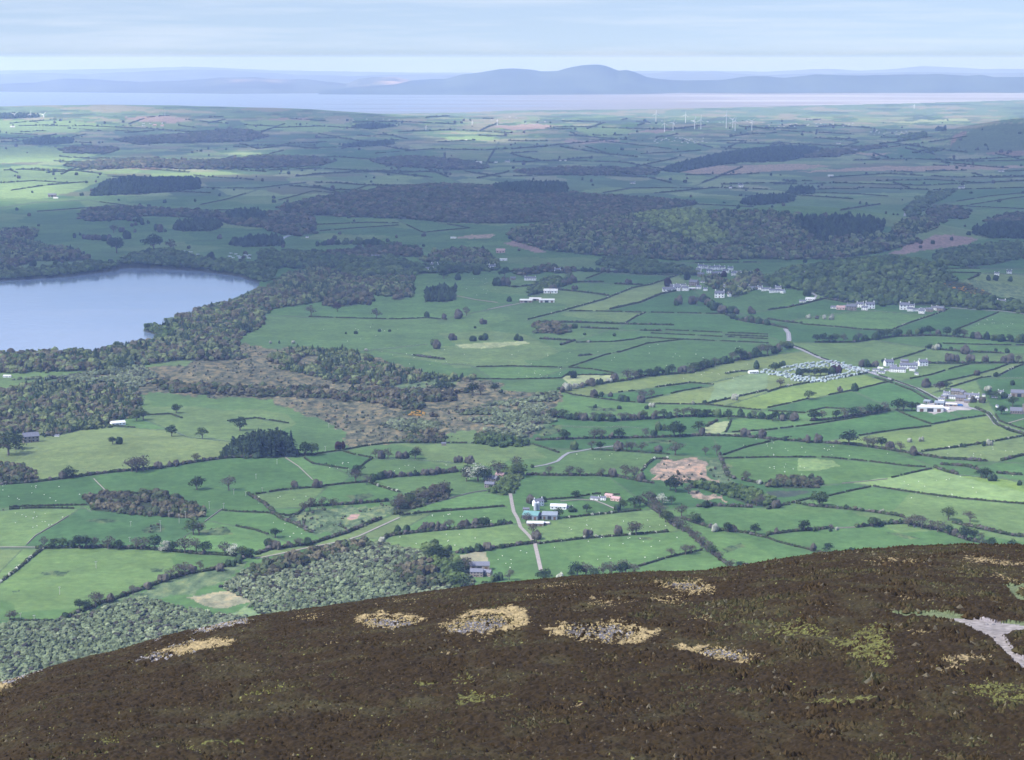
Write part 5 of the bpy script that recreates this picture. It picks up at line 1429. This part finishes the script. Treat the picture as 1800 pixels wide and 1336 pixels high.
# ============================================================ buildings
def gable(w, d, h, rh, ov=.35):
    """roof with two pitches and thickness, ridge along x"""
    x0, x1, y0, y1 = -w / 2 - ov, w / 2 + ov, -d / 2 - ov, d / 2 + ov; t = .22; k = rh * (ov / (d / 2)); zb = h - k
    vs = []
    for x in (x0, x1): vs += [(x, y0, zb), (x, 0, h + rh), (x, y1, zb), (x, y0, zb + t), (x, 0, h + rh + t), (x, y1, zb + t)]
    fs = [(0, 6, 7, 1), (1, 7, 8, 2), (3, 4, 10, 9), (4, 5, 11, 10), (0, 3, 9, 6), (2, 8, 11, 5), (0, 1, 4, 3), (1, 2, 5, 4), (6, 9, 10, 7), (7, 10, 11, 8)]
    return MB().poly(vs, fs)
def walls(w, d, h, rh):
    vs = [(-w/2, -d/2, -1.5), (w/2, -d/2, -1.5), (w/2, d/2, -1.5), (-w/2, d/2, -1.5), (-w/2, -d/2, h), (w/2, -d/2, h), (w/2, d/2, h), (-w/2, d/2, h), (-w/2, 0, h + rh), (w/2, 0, h + rh)]
    return MB().poly(vs, [(0, 1, 5, 4), (2, 3, 7, 6), (1, 2, 6, 9, 5), (3, 0, 4, 8, 7), (4, 5, 9, 8), (6, 7, 8, 9)])
BT = {}
def btemplate(key, w, d, h, rh, wall, roof, nwin=3, chim=1, two=True, barn=False):
    parts = [('wall', walls(w, d, h, rh).mesh('wall', M[wall]), None, None)]
    rf = gable(w, d, h, rh).mesh('roof', M[roof]); sub = []
    if chim:
        for s in ((-1, 1) if chim > 1 else (1,)):
            cb = MB().box(s * w * .44 - .45, s * w * .44 + .45, -.4, .4, h + rh - .6, h + rh + 1.3); cb.box(s * w * .44 - .55, s * w * .44 + .55, -.5, .5, h + rh + 1.3, h + rh + 1.5)
            sub.append(('chimney', cb.mesh('chimney', M[wall])))
    parts.append(('roof', rf, sub, None))
    if barn:
        parts.append(('door', MB().box(-w * .12, w * .12, -d / 2 - .12, -d / 2 + .05, 0, h * .8).mesh('door', M['window']), None, None))
        for s in (-.33, .33): parts.append(('door', MB().box(w * s - w * .07, w * s + w * .07, -d / 2 - .12, -d / 2 + .05, 0, h * .7).mesh('door', M['door']), None, None))
    else:
        parts.append(('door', MB().box(-.5, .5, -d / 2 - .08, -d / 2 + .05, 0, 2.1).mesh('door', M['door']), None, None))
        for fl in ((0, 1) if two else (0,)):
            for i in range(nwin):
                x = -w / 2 + w * (i + .5) / nwin
                if fl == 0 and abs(x) < 1.2: continue
                z = 1.0 + fl * 2.6
                parts.append(('window', MB().box(x - .65, x + .65, -d / 2 - .07, -d / 2 + .05, z, z + 1.25).mesh('window', M['window']), None, None))
        parts.append(('window', MB().box(w / 2 - .05, w / 2 + .07, -.6, .6, 1.2, 2.4).mesh('window', M['window']), None, None))
    BT[key] = (w, parts)
btemplate('cottage', 11, 6.5, 5.2, 2.6, 'white_render', 'slate', 3, 2)
btemplate('bungalow', 14, 7.5, 2.9, 2.2, 'white_render', 'slate', 4, 1, False)
btemplate('palebungalow', 16, 8, 2.9, 2.0, 'white_render', 'pale_roof', 4, 0, False)
btemplate('terrace', 24, 7, 5.3, 2.8, 'white_render', 'slate', 7, 2)
btemplate('stonehouse', 13, 7, 5.4, 2.8, 'stone_wall', 'slate', 4, 2)
btemplate('stonebarn', 22, 9, 5.5, 3.5, 'stone_wall', 'slate', 1, 0, False, True)
btemplate('pinkhouse', 12, 7, 3.2, 2.2, 'pink_render', 'pink_roof', 3, 0, False)
btemplate('greenbarn', 20, 17, 5.5, 3.8, 'grey_roof', 'green_roof', 1, 0, False, True)
btemplate('greybarn', 18, 16, 5.2, 3.0, 'grey_roof', 'grey_roof', 1, 0, False, True)
btemplate('paleshed', 30, 16, 5, 1.6, 'pale_roof', 'pale_roof', 1, 0, False, True)
btemplate('lowshed', 20, 12, 3.4, 1.6, 'stone_wall', 'pale_roof', 1, 0, False, True)
BD = {'cottage': ('cottage', 'white two-storey slate-roofed cottage', 'house'), 'bungalow': ('bungalow', 'low slate-roofed white bungalow', 'house'), 'palebungalow': ('bungalow', 'low pale-roofed white building', 'house'),
 'terrace': ('house_row', 'long white slate-roofed row', 'house'), 'stonehouse': ('stone_house', 'stone house with a slate roof', 'house'), 'stonebarn': ('stone_barn', 'long slate-roofed stone barn', 'barn'),
 'pinkhouse': ('bungalow', 'small pinkish bungalow', 'house'), 'greenbarn': ('barn', 'wide barn with a green roof', 'barn'), 'greybarn': ('barn', 'wide barn with a grey roof', 'barn'),
 'paleshed': ('shed', 'large pale-roofed shed', 'shed'), 'lowshed': ('shed', 'low pale-roofed farm shed', 'shed')}
def place(key, px, py, wpx, rz=0.0, desc=None, scy=1.0):
    if py < 470 and key in ('palebungalow', 'lowshed') and rr.random() < .7: key = 'bungalow' if key == 'palebungalow' else 'stonebarn'
    wpx *= .8 if py < 470 else 1.15
    g = ground_pt([px], [py])[0]; w, parts = BT[key]
    W = wpx * g[1] / F; s = min(max(W / w, .55), 2.2)
    nm, ds, cat = BD[key]
    o = bpy.data.objects.new(nm, None); C.objects.link(o); o.location = g; o.rotation_euler = (0, 0, rz + math.atan2(-g[0], g[1]) * 1.0); o.scale = (s, s * scy, max(s, .62))
    for pn, me, sub, _ in parts:
        if wpx < 9 and pn in ('door',): continue
        c_ = bpy.data.objects.new(pn, me); C.objects.link(c_); c_.parent = o
        if sub and wpx >= 7:
            for sn, sm in sub: s2 = bpy.data.objects.new(sn, sm); C.objects.link(s2); s2.parent = c_
    want(o, desc or ds, px, py, cat, 'buildings of the farms and villages')
    return o
BL = """
stonebarn 843,1001,31,0 stonehouse 838,1013,20,.1 stonehouse 856,1012,16,.5 greenbarn 935,911,25,.3 greybarn 951,910,16,.1 greybarn 967,911,24,.1 lowshed 941,923,26,.05 cottage 946,889,16,-.6 palebungalow 982,894,25,.1
bungalow 1046,878,14,.5 pinkhouse 1071,874,13,.5 pinkhouse 1083,880,15,.5 pinkhouse 880,838,15,.6 stonehouse 866,848,18,.6 stonehouse 861,857,15,.3 palebungalow 893,781,9,0 stonehouse 780,783,6,0
palebungalow 207,747,22,-.3 stonehouse 54,777,24,-.2 bungalow 100,767,7,.2 palebungalow 25,745,9,.4 bungalow 72,719,14,0 palebungalow 13,663,12,.3
palebungalow 1324,656,15,-.4 cottage 1562,643,14,-.5 terrace 1597,648,27,-.1 terrace 1578,654,24,.1 cottage 1622,643,14,-.4 cottage 1611,642,8,.4 bungalow 1550,656,10,.3 cottage 1611,659,6,0 bungalow 1540,652,10,.4
paleshed 1634,722,40,-.1 greybarn 1652,712,15,.2 lowshed 1672,713,17,.05 terrace 1670,701,19,.1 stonehouse 1680,693,14,.2 stonehouse 1693,695,13,1.2 stonehouse 1689,705,15,.1 cottage 1715,700,11,.2 cottage 1729,697,5,0 bungalow 1748,699,9,.1 palebungalow 1619,714,11,.4 greybarn 1631,708,11,.5 stonehouse 1660,701,10,.6
stonebarn 1792,697,26,.05 cottage 1769,722,6,1.2 cottage 1753,716,5,1 cottage 1232,472,9,.2 cottage 1241,472,7,.5 cottage 1247,480,9,0 cottage 1260,474,9,.3 terrace 1264,481,12,0 cottage 1276,480,9,.4 terrace 1296,480,11,0 bungalow 1306,480,9,.2 terrace 1317,481,12,0 stonehouse 1232,486,10,.2 bungalow 1249,487,8,.1
bungalow 1175,512,19,-.1 terrace 1197,505,16,.2 cottage 1190,511,12,.3 stonehouse 1220,502,14,.6 lowshed 1214,509,14,0 cottage 1265,523,16,.1 cottage 1282,521,7,1.2 cottage 1277,508,9,.3 cottage 1240,511,7,0 bungalow 1325,509,13,0 cottage 1336,509,8,.4 terrace 1347,511,15,0 terrace 1362,514,17,-.1 cottage 1376,515,8,.9
palebungalow 1425,528,15,.3 bungalow 1411,531,10,.2 bungalow 1467,542,11,.2 pinkhouse 1478,544,13,.1 stonehouse 1497,545,15,.1 cottage 1512,540,11,.3 cottage 1529,542,14,-.2 bungalow 1501,537,8,.2 cottage 1590,544,15,-.1 cottage 1603,541,8,.2 terrace 1613,547,14,0 terrace 1626,547,15,.1 cottage 1620,551,9,.3 stonehouse 1654,547,12,.6 cottage 1760,537,13,.1 stonehouse 1411,482,8,.2
lowshed 925,531,19,.1 lowshed 941,528,18,.1 paleshed 961,531,24,0 palebungalow 968,515,22,.05 terrace 932,493,18,.1 stonehouse 902,492,8,0 cottage 980,479,9,.2 stonehouse 660,457,18,.2 stonehouse 668,458,9,.9 bungalow 749,468,9,.2 terrace 752,477,19,.2 cottage 764,471,11,.5 cottage 865,473,10,.1 pinkhouse 880,444,20,.1 palebungalow 885,458,16,0 palebungalow 797,419,12,.2
palebungalow 69,435,16,.1 stonehouse 237,452,11,.1 lowshed 92,346,18,.1 palebungalow 98,349,10,.2 palebungalow 395,313,6,0 palebungalow 278,406,6,0 cottage 767,288,6,0 stonehouse 782,288,10,.2 palebungalow 842,287,16,0 cottage 872,286,6,.2 palebungalow 892,285,11,0 cottage 655,325,6,0 cottage 550,291,5,0
cottage 985,283,5,0 cottage 994,283,5,0 lowshed 907,323,14,0 lowshed 932,322,12,0 palebungalow 959,321,10,0 palebungalow 1112,323,12,0 cottage 1302,329,10,.2 palebungalow 1474,253,13,0 lowshed 1500,267,20,0 palebungalow 1460,310,12,0 palebungalow 1760,302,25,0 cottage 1284,331,7,0 palebungalow 22,224,15,0 pinkhouse 272,221,12,0 pinkhouse 285,222,9,0 palebungalow 1690,331,14,.1 cottage 1774,481,8,0
cottage 1752,484,7,.2 cottage 1664,696,10,.3 stonehouse 1702,699,12,.2 cottage 1708,704,10,.5 bungalow 1722,703,10,.1 cottage 1759,693,9,.3 cottage 1772,700,9,.2 stonehouse 1700,708,9,.2 cottage 1655,706,9,.2 palebungalow 1662,720,12,.1 cottage 1570,649,10,.2 bungalow 1560,652,10,.1 palebungalow 1548,648,9,.4 stonehouse 1590,640,12,.2 cottage 1604,652,9,.3 bungalow 1536,656,8,.2
cottage 1252,474,8,.1 cottage 1270,474,8,.3 cottage 1284,475,8,.2 stonehouse 1256,484,9,.1 cottage 1228,478,8,.4 cottage 1290,484,8,.1 cottage 1205,511,10,.3 stonehouse 1183,506,9,.2 cottage 1228,508,8,.2 bungalow 1236,497,8,.4 cottage 1302,510,9,.1 cottage 1313,507,8,.3 cottage 1368,510,9,.2 bungalow 1488,540,9,.1 cottage 1520,545,9,.2 cottage 1600,547,9,.1 stonehouse 1634,548,10,.2 cottage 1642,545,9,.2
cottage 1060,879,9,.2 bungalow 1002,893,9,.1 stonehouse 925,899,10,.1 lowshed 959,921,12,.2 cottage 540,418,6,.2 cottage 484,403,5,0 palebungalow 820,247,6,0 palebungalow 1540,523,5,.4
"""
for w in BL.split('\n'):
    tk = w.split()
    for a, b_ in zip(tk[0::2], tk[1::2]):
        v = [float(q_) for q_ in b_.split(',')]; place(a, v[0], v[1], v[2], v[3] * -1)
# dotted white houses of the far villages
for (n, x0, x1, y0, y1) in ((34, 1148, 1242, 242, 252), (22, 1530, 1600, 229, 238), (26, 1350, 1500, 217, 224), (14, 1160, 1350, 213, 217), (12, 840, 1010, 206, 222), (9, 250, 300, 216, 222), (8, 560, 720, 209, 213)):
    for _ in range(n):
        x = rr.uniform(x0, x1); y = rr.uniform(y0, y1)
        place(rr.choice(('cottage', 'palebungalow', 'cottage', 'bungalow')), x, y, rr.uniform(2.2, 3.6), rr.uniform(-.5, .5))
# the church: slate nave, taller west tower, buttresses
g = ground_pt([1786], [727])[0]
ch = bpy.data.objects.new('church', None); C.objects.link(ch); ch.location = g; ch.rotation_euler = (0, 0, -.25)
link('nave_wall', walls(20, 9, 5.5, 5.5).mesh('nave_wall', M['stone_wall']), ch)
link('roof', gable(20, 9, 5.5, 5.5).mesh('roof', M['slate']), ch)
link('tower', MB().box(10.2, 14.6, -2.4, 2.4, -1, 16).box(9.9, 14.9, -2.7, -2.4, 16, 17).box(9.9, 14.9, 2.4, 2.7, 16, 17).mesh('tower', M['stone_wall']), ch)
for i in range(5):
    x = -8 + i * 4
    link('window', MB().box(x - .6, x + .6, -4.62, -4.45, 1.5, 4.3).mesh('window', M['window']), ch)
    link('buttress', MB().box(x + 1.6, x + 2.3, -5.4, -4.5, -1, 4.2).mesh('buttress', M['stone_wall']), ch)
tag(ch, 'stone church with a steep slate roof, tower and buttresses by the main road', 'church')
# silos and a blue lorry
for x, y in ((941, 897), (946, 896)):
    g = ground_pt([x], [y])[0]
    o = bpy.data.objects.new('silo', None); C.objects.link(o); o.location = g
    link('tank', MB().tube((0, 0, 0), (0, 0, 10), 2.2, 2.2, 14).mesh('tank', M['steel']), o); link('cap', MB().tube((0, 0, 10), (0, 0, 11.3), 2.2, .3, 14).mesh('cap', M['steel']), o)
    want(o, 'grey steel feed silo', x, y, 'silo', 'silos behind the barns')
g = ground_pt([1688], [714])[0]
o = bpy.data.objects.new('lorry', None); C.objects.link(o); o.location = g; o.rotation_euler = (0, 0, -.3)
link('cargo_box', MB().box(-4, 2.4, -1.25, 1.25, 1, 3.8).mesh('cargo_box', M['blue_paint']), o); cabo = link('cab', MB().box(2.6, 4.6, -1.2, 1.2, .7, 3.1).mesh('cab', M['blue_paint']), o)
link('windscreen', MB().box(4.58, 4.68, -1.0, 1.0, 1.8, 2.8).mesh('windscreen', M['window']), cabo)
for x in (-3, -1.8, 3.4):
    for y in (-1.15, 1.15): link('wheel', MB().tube((x, y - .15, .5), (x, y + .15, .5), .5, .5, 10).mesh('wheel', M['tyre']), o)
tag(o, 'blue lorry parked in the pale yard beside the main road', 'lorry')

# ---- static caravans
cv = [('body', MB().box(-4.8, 4.8, -1.7, 1.7, .5, 2.9).mesh('body', M['van_body'])),
      ('roof', MB().poly([(-4.95, -1.85, 2.9), (4.95, -1.85, 2.9), (4.95, 1.85, 2.9), (-4.95, 1.85, 2.9), (-4.95, 0, 3.5), (4.95, 0, 3.5)], [(0, 1, 5, 4), (2, 3, 4, 5), (1, 2, 5), (3, 0, 4), (0, 3, 2, 1)]).mesh('roof', M['van_roof'])),
      ('window', MB().box(-3.6, -1.6, -1.76, -1.68, 1.3, 2.4).mesh('window', M['window'])), ('window', MB().box(1.2, 3.4, -1.76, -1.68, 1.3, 2.4).mesh('window', M['window'])),
      ('door', MB().box(-.5, .4, -1.76, -1.68, .6, 2.5).mesh('door', M['white_render'])), ('skirting', MB().box(-4.6, 4.6, -1.5, 1.5, -.6, .5).mesh('skirting', M['stone_wall']))]
def caravan(x, y, rz, lab_, grp):
    g = ground_pt([x], [y])[0]; o = bpy.data.objects.new('static_caravan', None); C.objects.link(o); o.location = g; o.rotation_euler = (0, 0, rz)
    for nm, me in cv: c_ = bpy.data.objects.new(nm, me); C.objects.link(c_); c_.parent = o
    o['label'] = lab_; o['category'] = 'caravan'; o['group'] = grp
for lb, P, gp in (("pale static caravan in the uppermost row of the caravan park", "1378,647 1400,643 1430,639 1462,636 1480,639", 5.2), ("pale static caravan in the row just above the park's central trees", "1382,653 1400,650 1430,646 1466,644 1480,644", 5.6),
               ("pale static caravan in the lowest row along the park's lower hedge", "1336,655 1360,659 1385,663 1410,667 1440,670 1475,665 1500,659 1526,654", 5.4), ("pale static caravan in the second row from the park's lower hedge", "1345,652 1370,656 1392,660 1415,664 1440,666 1470,661 1495,655", 6.0),
               ("pale static caravan in the diagonal row at the park's right end", "1484,642 1498,646 1512,650 1526,653", 3.6), ("pale static caravan in the row closest below the park's central trees", "1392,668 1420,671 1450,671", 6.0), ("pale static caravan in the row squeezed between the upper two rows", "1400,647 1430,643 1460,641", 6.5), ("pale static caravan in the short inner diagonal row of the park", "1480,647 1494,650 1508,654", 4.2)):
    for x, y in densify(pts(P), gp): caravan(x + rr.uniform(-2, 2), y + rr.uniform(-1.1, 1.1), rr.uniform(-.4, .4) + 1.1, lb, 'static caravans in the caravan park')
for (n, x0, x1, y0, y1, lb) in ((16, 308, 352, 442, 450, "white caravan in the left cluster above the lake head"), (16, 402, 440, 446, 456, "white caravan in the right cluster above the lake head")):
    for _ in range(n): caravan(rr.uniform(x0, x1), rr.uniform(y0, y1), rr.uniform(-.6, .6), lb, 'caravans near the lake head')

# ---- wind turbines
def turbine(x, y, top, rot, bl):
    g = ground_pt([x], [y])[0]; H = (y - top) * g[1] / F / CP; B = bl * g[1] / F
    o = bpy.data.objects.new('wind_turbine', None); C.objects.link(o); o.location = g; o.rotation_euler = (0, 0, rr.uniform(-.5, .5))
    r = 2.6
    link('tower', MB().tube((0, 0, -3), (0, 0, H), r, r * .6, 12).mesh('tower', M['turbine']), o)
    link('nacelle', MB().box(-2, 2, -3, 6, H - 2, H + 2).mesh('nacelle', M['turbine']), o)
    hb = link('hub', MB().tube((0, -3.2, H), (0, -6, H), 2.2, 1.2, 10).mesh('hub', M['turbine']), o)
    for k in range(3):
        a = rot + k * 2 * math.pi / 3; d = Vector((math.sin(a), 0, math.cos(a))); s = Vector((math.cos(a), .25, -math.sin(a)))
        c0 = Vector((0, -4.6, H)); m_ = MB()
        vs = []
        for t_, wd, th in ((0.02, 1.3, .7), (.2, 2.3, .6), (.6, 1.6, .4), (1.0, .5, .15)):
            p = c0 + d * (B * t_)
            vs += [tuple(p - s * wd * .6), tuple(p + Vector((0, th, 0))), tuple(p + s * wd * .9), tuple(p - Vector((0, th, 0)))]
        fs = [(i * 4 + j, i * 4 + (j + 1) % 4, i * 4 + 4 + (j + 1) % 4, i * 4 + 4 + j) for i in range(3) for j in range(4)] + [(0, 3, 2, 1), (12, 13, 14, 15)]
        m_.poly(vs, fs); link('blade', m_.mesh('blade', M['turbine']), hb)
    return o
WT = [(1153, 214, 200.5, 0.1, 7, "leftmost turbine of the wind farm, small and pale"), (1168, 232, 217, 0.0, 8, "white turbine standing at the front left of the wind farm"), (1183, 230, 216, .5, 9, "second front turbine from the left of the wind farm"),
      (1205, 216, 202, .1, 7, "distant turbine between the two front left pairs of the wind farm"), (1221, 227, 212, .4, 8, "left turbine of the close pair in the middle of the wind farm"), (1232, 227, 211, .1, 8, "right turbine of the close pair in the middle of the wind farm"),
      (1276.5, 225.5, 203, .05, 9, "tallest turbine of the wind farm, blades overlapping its neighbour"), (1288, 224.5, 210, .8, 7, "turbine just right of the tallest one"), (1292, 230, 213, .2, 8, "front turbine of the trio at the right of the wind farm"), (1321.5, 229, 213, .9, 8, "rightmost turbine of the wind farm"),
      (26, 206, 201, .9, 8, "leftmost turbine behind the dark clump on the far left skyline"), (54, 206, 200, .1, 7, "middle turbine behind the dark clump on the far left skyline"), (77, 206, 202, .8, 8, "rightmost turbine of the three on the far left skyline"),
      (874, 220, 212, .3, 3, "small lone turbine beside the clay-coloured fields on the plain"), (830, 221, 214.5, .1, 3, "small lone turbine left of the clay-coloured fields"), (749, 229, 223, .2, 3, "small grey turbine low on the left part of the plain"), (1607, 191, 185.5, .1, 3, "tiny turbine on the plain near the right end of the coast")]
for x, y, tp, rt, bl, lb in WT: tag(turbine(x, y, tp, rt, bl), lb, 'wind turbine', 'wind turbines')
g = ground_pt([290], [206])[0]; H = 14 * g[1] / F
o = bpy.data.objects.new('radio_mast', None); C.objects.link(o); o.location = g
link('lattice', MB().tube((0, 0, -2), (0, 0, H), 2.2, 1.2, 4).mesh('lattice', M['steel']), o); link('crossbar', MB().box(-6, 6, -.5, .5, H * .8, H * .83).mesh('crossbar', M['steel']), o)
tag(o, 'thin dark radio mast on the left hillside above the clay field', 'mast')
# ---- utility poles
PO = "169,999,13 105,1045,14 36,1086,9 315,920,17 326,911,13 297,909,12 282,934,20 230,925,9 228,952,8 368,894,13 393,894,10 411,869,10 487,816,9 450,842,9 461,867,10 578,752,8 572,792,8 607,735,9 432,872,8 60,1088,7"
for w in PO.split():
    x, y, hp = [float(v) for v in w.split(',')]; g = ground_pt([x], [y])[0]; H = hp * g[1] / F
    o = bpy.data.objects.new('utility_pole', None); C.objects.link(o); o.location = g; o.rotation_euler = (0, 0, .3)
    link('post', MB().tube((0, 0, -.5), (0, 0, H), .28, .2, 8).mesh('post', M['pole']), o); link('crossarm', MB().box(-1.3, 1.3, -.14, .14, H - .5, H - .2).mesh('crossarm', M['pole']), o)
    for s in (-1.1, 0, 1.1): link('insulator', MB().tube((s, 0, H - .2), (s, 0, H + .25), .1, .07, 6).mesh('insulator', M['white_render']), o)
    want(o, 'pale wooden utility pole', x, y, 'utility pole', 'utility poles crossing the fields')
# ---- sheep and cattle
def beast(length, mat, face):
    v, f = ICO[1]; bv = v * np.array([length / 2, length * .24, length * .26]) + np.array([0, 0, length * .5])
    b_ = MB(); b_.poly([tuple(p) for p in bv], [tuple(q_) for q_ in f])
    hv_ = v * np.array([length * .15, length * .085, length * .10]) + np.array([length * .56, 0, length * .56]); b_.poly([tuple(p) for p in hv_], [tuple(q_) for q_ in f])
    for x in (-.32, .32):
        for y in (-.12, .12): b_.tube((x * length, y * length, 0), (x * length, y * length, length * .42), .03 * length, .045 * length, 5)
    return b_.mesh('body', M[mat])
SH = beast(1.7, 'wool', 0); CW = beast(2.8, 'cow_hide', 0)
FL = [(16, 5, 140, 850, 885, "the dark field by the left edge"), (16, 10, 110, 900, 935, "the left-edge field beside the pale wall"), (8, 455, 560, 870, 885, "the field above the rushy ground"), (8, 460, 530, 912, 950, "the field inside the curved hedge"), (8, 570, 640, 812, 835, "the small field left of the stream scrub"), (9, 650, 790, 815, 832, "the field below the row of trees"),
      (10, 560, 700, 575, 606, "the big park field beyond the marsh"), (12, 660, 820, 615, 645, "the park field above the scrub belt"), (14, 900, 1080, 615, 640, "the field above the middle hedge"), (12, 900, 985, 648, 662, "the strip field right of the scrub belt"), (12, 1100, 1300, 605, 630, "the broad field left of the road bend"), (10, 1150, 1330, 655, 668, "the field under the tree belt"),
      (12, 970, 1170, 915, 932, "the field below the green-roofed barns"), (18, 970, 1190, 945, 985, "the bright field beside the farm lane"), (12, 700, 890, 940, 960, "the field left of the farm lane"), (8, 860, 935, 968, 1000, "the paddock beside the pale hay field"), (10, 760, 880, 900, 918, "the narrow field left of the green-roofed barns"), (14, 1360, 1560, 782, 802, "the long field above the straight hedge"),
      (10, 1290, 1480, 812, 835, "the field with a bright patch"), (16, 1560, 1780, 836, 878, "the bright pasture at the right"), (8, 1640, 1780, 785, 805, "the field near the right edge"), (8, 1300, 1360, 772, 790, "the field beside the middle lane"), (12, 820, 900, 490, 520, "the park field left of the long white sheds"), (14, 1700, 1780, 560, 575, "the field at the right edge beyond the tree belt"), (6, 1000, 1120, 797, 812, "the field below the winding grey lane"), (6, 1120, 1330, 640, 650, "the strip below the belt")]
pos = []; labs = []
for n, x0, x1, y0, y1, lb in FL:
    for _ in range(n):
        cx = rr.gauss((x0 + x1) / 2, (x1 - x0) / 3.2); cy = rr.uniform(y0, y1)
        pos.append((min(max(cx, x0), x1), cy)); labs.append(lb)
pos = pos[:298]; g = ground_pt([p[0] for p in pos], [p[1] for p in pos])
for i, p in enumerate(pos):
    if look(wood_id, np.array([p[0]]), np.array([p[1]]))[0]: continue
    o = bpy.data.objects.new('sheep', SH); C.objects.link(o); o.location = g[i]; o.rotation_euler = (0, 0, rr.uniform(0, 6.28)); s = rr.uniform(.7, 1.0); o.scale = (s, s, s)
    tag(o, 'white sheep grazing in ' + labs[i], 'sheep', 'sheep grazing in the fields')
for k, (x, y) in enumerate(((771, 761), (782, 764), (794, 769), (784, 772), (805, 772), (791, 777), (655, 571))):
    g = ground_pt([x], [y])[0]; o = bpy.data.objects.new('cow', CW); C.objects.link(o); o.location = g; o.rotation_euler = (0, 0, rr.uniform(0, 6))
    tag(o, 'dark cow standing in the bright little cattle field by the marsh' if k < 6 else 'single dark cow alone in the park field', 'cow', 'cattle in the fields')

# ============================================================ cloud layer above the valley (out of frame; it casts the shade)
nx_, ny_ = 150, 150
cx_ = np.linspace(-16000, 14000, nx_); cy_ = np.linspace(-4500, 21500, ny_)
CX, CY = np.meshgrid(cx_, cy_); ALT = 1750.0
sh = sd * (ALT / sd.z)            # ground point g is shaded by cloud at g + sh
gx, gy = CX - sh.x, CY - sh.y
PX, PY = project(gx, np.maximum(gy, 500), gx * 0 + 20)
PY = np.where(gy < 700, 1300, PY)
def spot(x, y, rx, ry): return np.exp(-(((PX - x) / rx) ** 2 + ((PY - y) / ry) ** 2) ** 1.5)
cov = .63 + .14 * (fbm(gx / 2600, gy / 2600, 400, 3) - .5)
cov = cov + .42 * sstep(570, 420, PY) * sstep(205, 300, PY)
cov = cov - .26 * sstep(820, 1010, PY) - .20 * sstep(540, 740, PY)
open_ = np.clip(spot(30, 335, 160, 30) + spot(80, 285, 280, 17) + spot(330, 302, 150, 7) + spot(60, 228, 300, 16) + spot(520, 212, 240, 9) + 1.2 * spot(830, 243, 90, 7) + spot(960, 226, 210, 10) + spot(700, 215, 200, 7) + spot(430, 270, 70, 8) + .5 * spot(1500, 215, 300, 8) + .6 * spot(1650, 850, 260, 60) + .35 * spot(1400, 690, 260, 50) + .3 * spot(200, 770, 180, 40), 0, 1)
cov = np.clip(cov, 0, .96) * (1 - open_ * (.75 + .5 * fbm(gx / 500, gy / 900, 8, 3)).clip(0, 1))
cov *= sstep(22000, 18500, gy)
ed = np.minimum(np.minimum(CX - cx_[0], cx_[-1] - CX), np.minimum(CY - cy_[0], cy_[-1] - CY)); cov *= sstep(0, 1500, ed)
Zb = ALT + 90 * (fbm(CX / 1800, CY / 1800, 500, 3) - .5); thk = 40 + 260 * cov * fbm(CX / 700, CY / 700, 501, 3)
V = np.concatenate((np.stack((CX, CY, Zb), -1).reshape(-1, 3), np.stack((CX, CY, Zb + thk), -1).reshape(-1, 3)))
idx = np.arange(nx_ * ny_).reshape(ny_, nx_); q1 = np.stack((idx[:-1, :-1], idx[1:, :-1], idx[1:, 1:], idx[:-1, 1:]), -1).reshape(-1, 4)
q2 = q1[:, ::-1] + nx_ * ny_
m = bpy.data.materials.new('cloud'); m.use_nodes = True; t = m.node_tree; t.nodes.clear()
out = t.nodes.new('ShaderNodeOutputMaterial'); at = t.nodes.new('ShaderNodeAttribute'); at.attribute_name = 'cover'
tp = t.nodes.new('ShaderNodeBsdfTransparent'); tl = t.nodes.new('ShaderNodeBsdfTranslucent'); tl.inputs[0].default_value = (.44, .465, .50, 1)
mix = t.nodes.new('ShaderNodeMixShader'); t.links.new(at.outputs['Fac'], mix.inputs[0]); t.links.new(tp.outputs[0], mix.inputs[1]); t.links.new(tl.outputs[0], mix.inputs[2]); t.links.new(mix.outputs[0], out.inputs[0])
c2 = 1 - np.sqrt(np.clip(1 - cov, 0, 1)); c2 = np.concatenate((c2.ravel(), c2.ravel()))
cloud = fastmesh('cloud_layer', V, np.concatenate((q1, q2)), m, smooth=True, extra={'cover': c2})
tag(cloud, 'broken grey cloud layer high over the valley', 'cloud', kind='stuff')

# ============================================================ haze
hz = MB().box(-75000, 75000, -6000, 80000, -30, 640).mesh('haze', bpy.data.materials.new('haze'))
m = hz.materials[0]; m.use_nodes = True; t = m.node_tree; t.nodes.clear()
out = t.nodes.new('ShaderNodeOutputMaterial'); pv = t.nodes.new('ShaderNodeVolumePrincipled')
pv.inputs['Density'].default_value = 3.3e-5
pv.inputs['Color'].default_value = (0.40, 0.56, 1.0, 1)
pv.inputs['Absorption Color'].default_value = (.74, .74, 1, 1)
pv.inputs['Anisotropy'].default_value = 0.2
t.links.new(pv.outputs[0], out.inputs['Volume'])
tag(link('haze', hz), 'thin blue haze filling the valley air', 'haze', kind='stuff')
finish_labels()
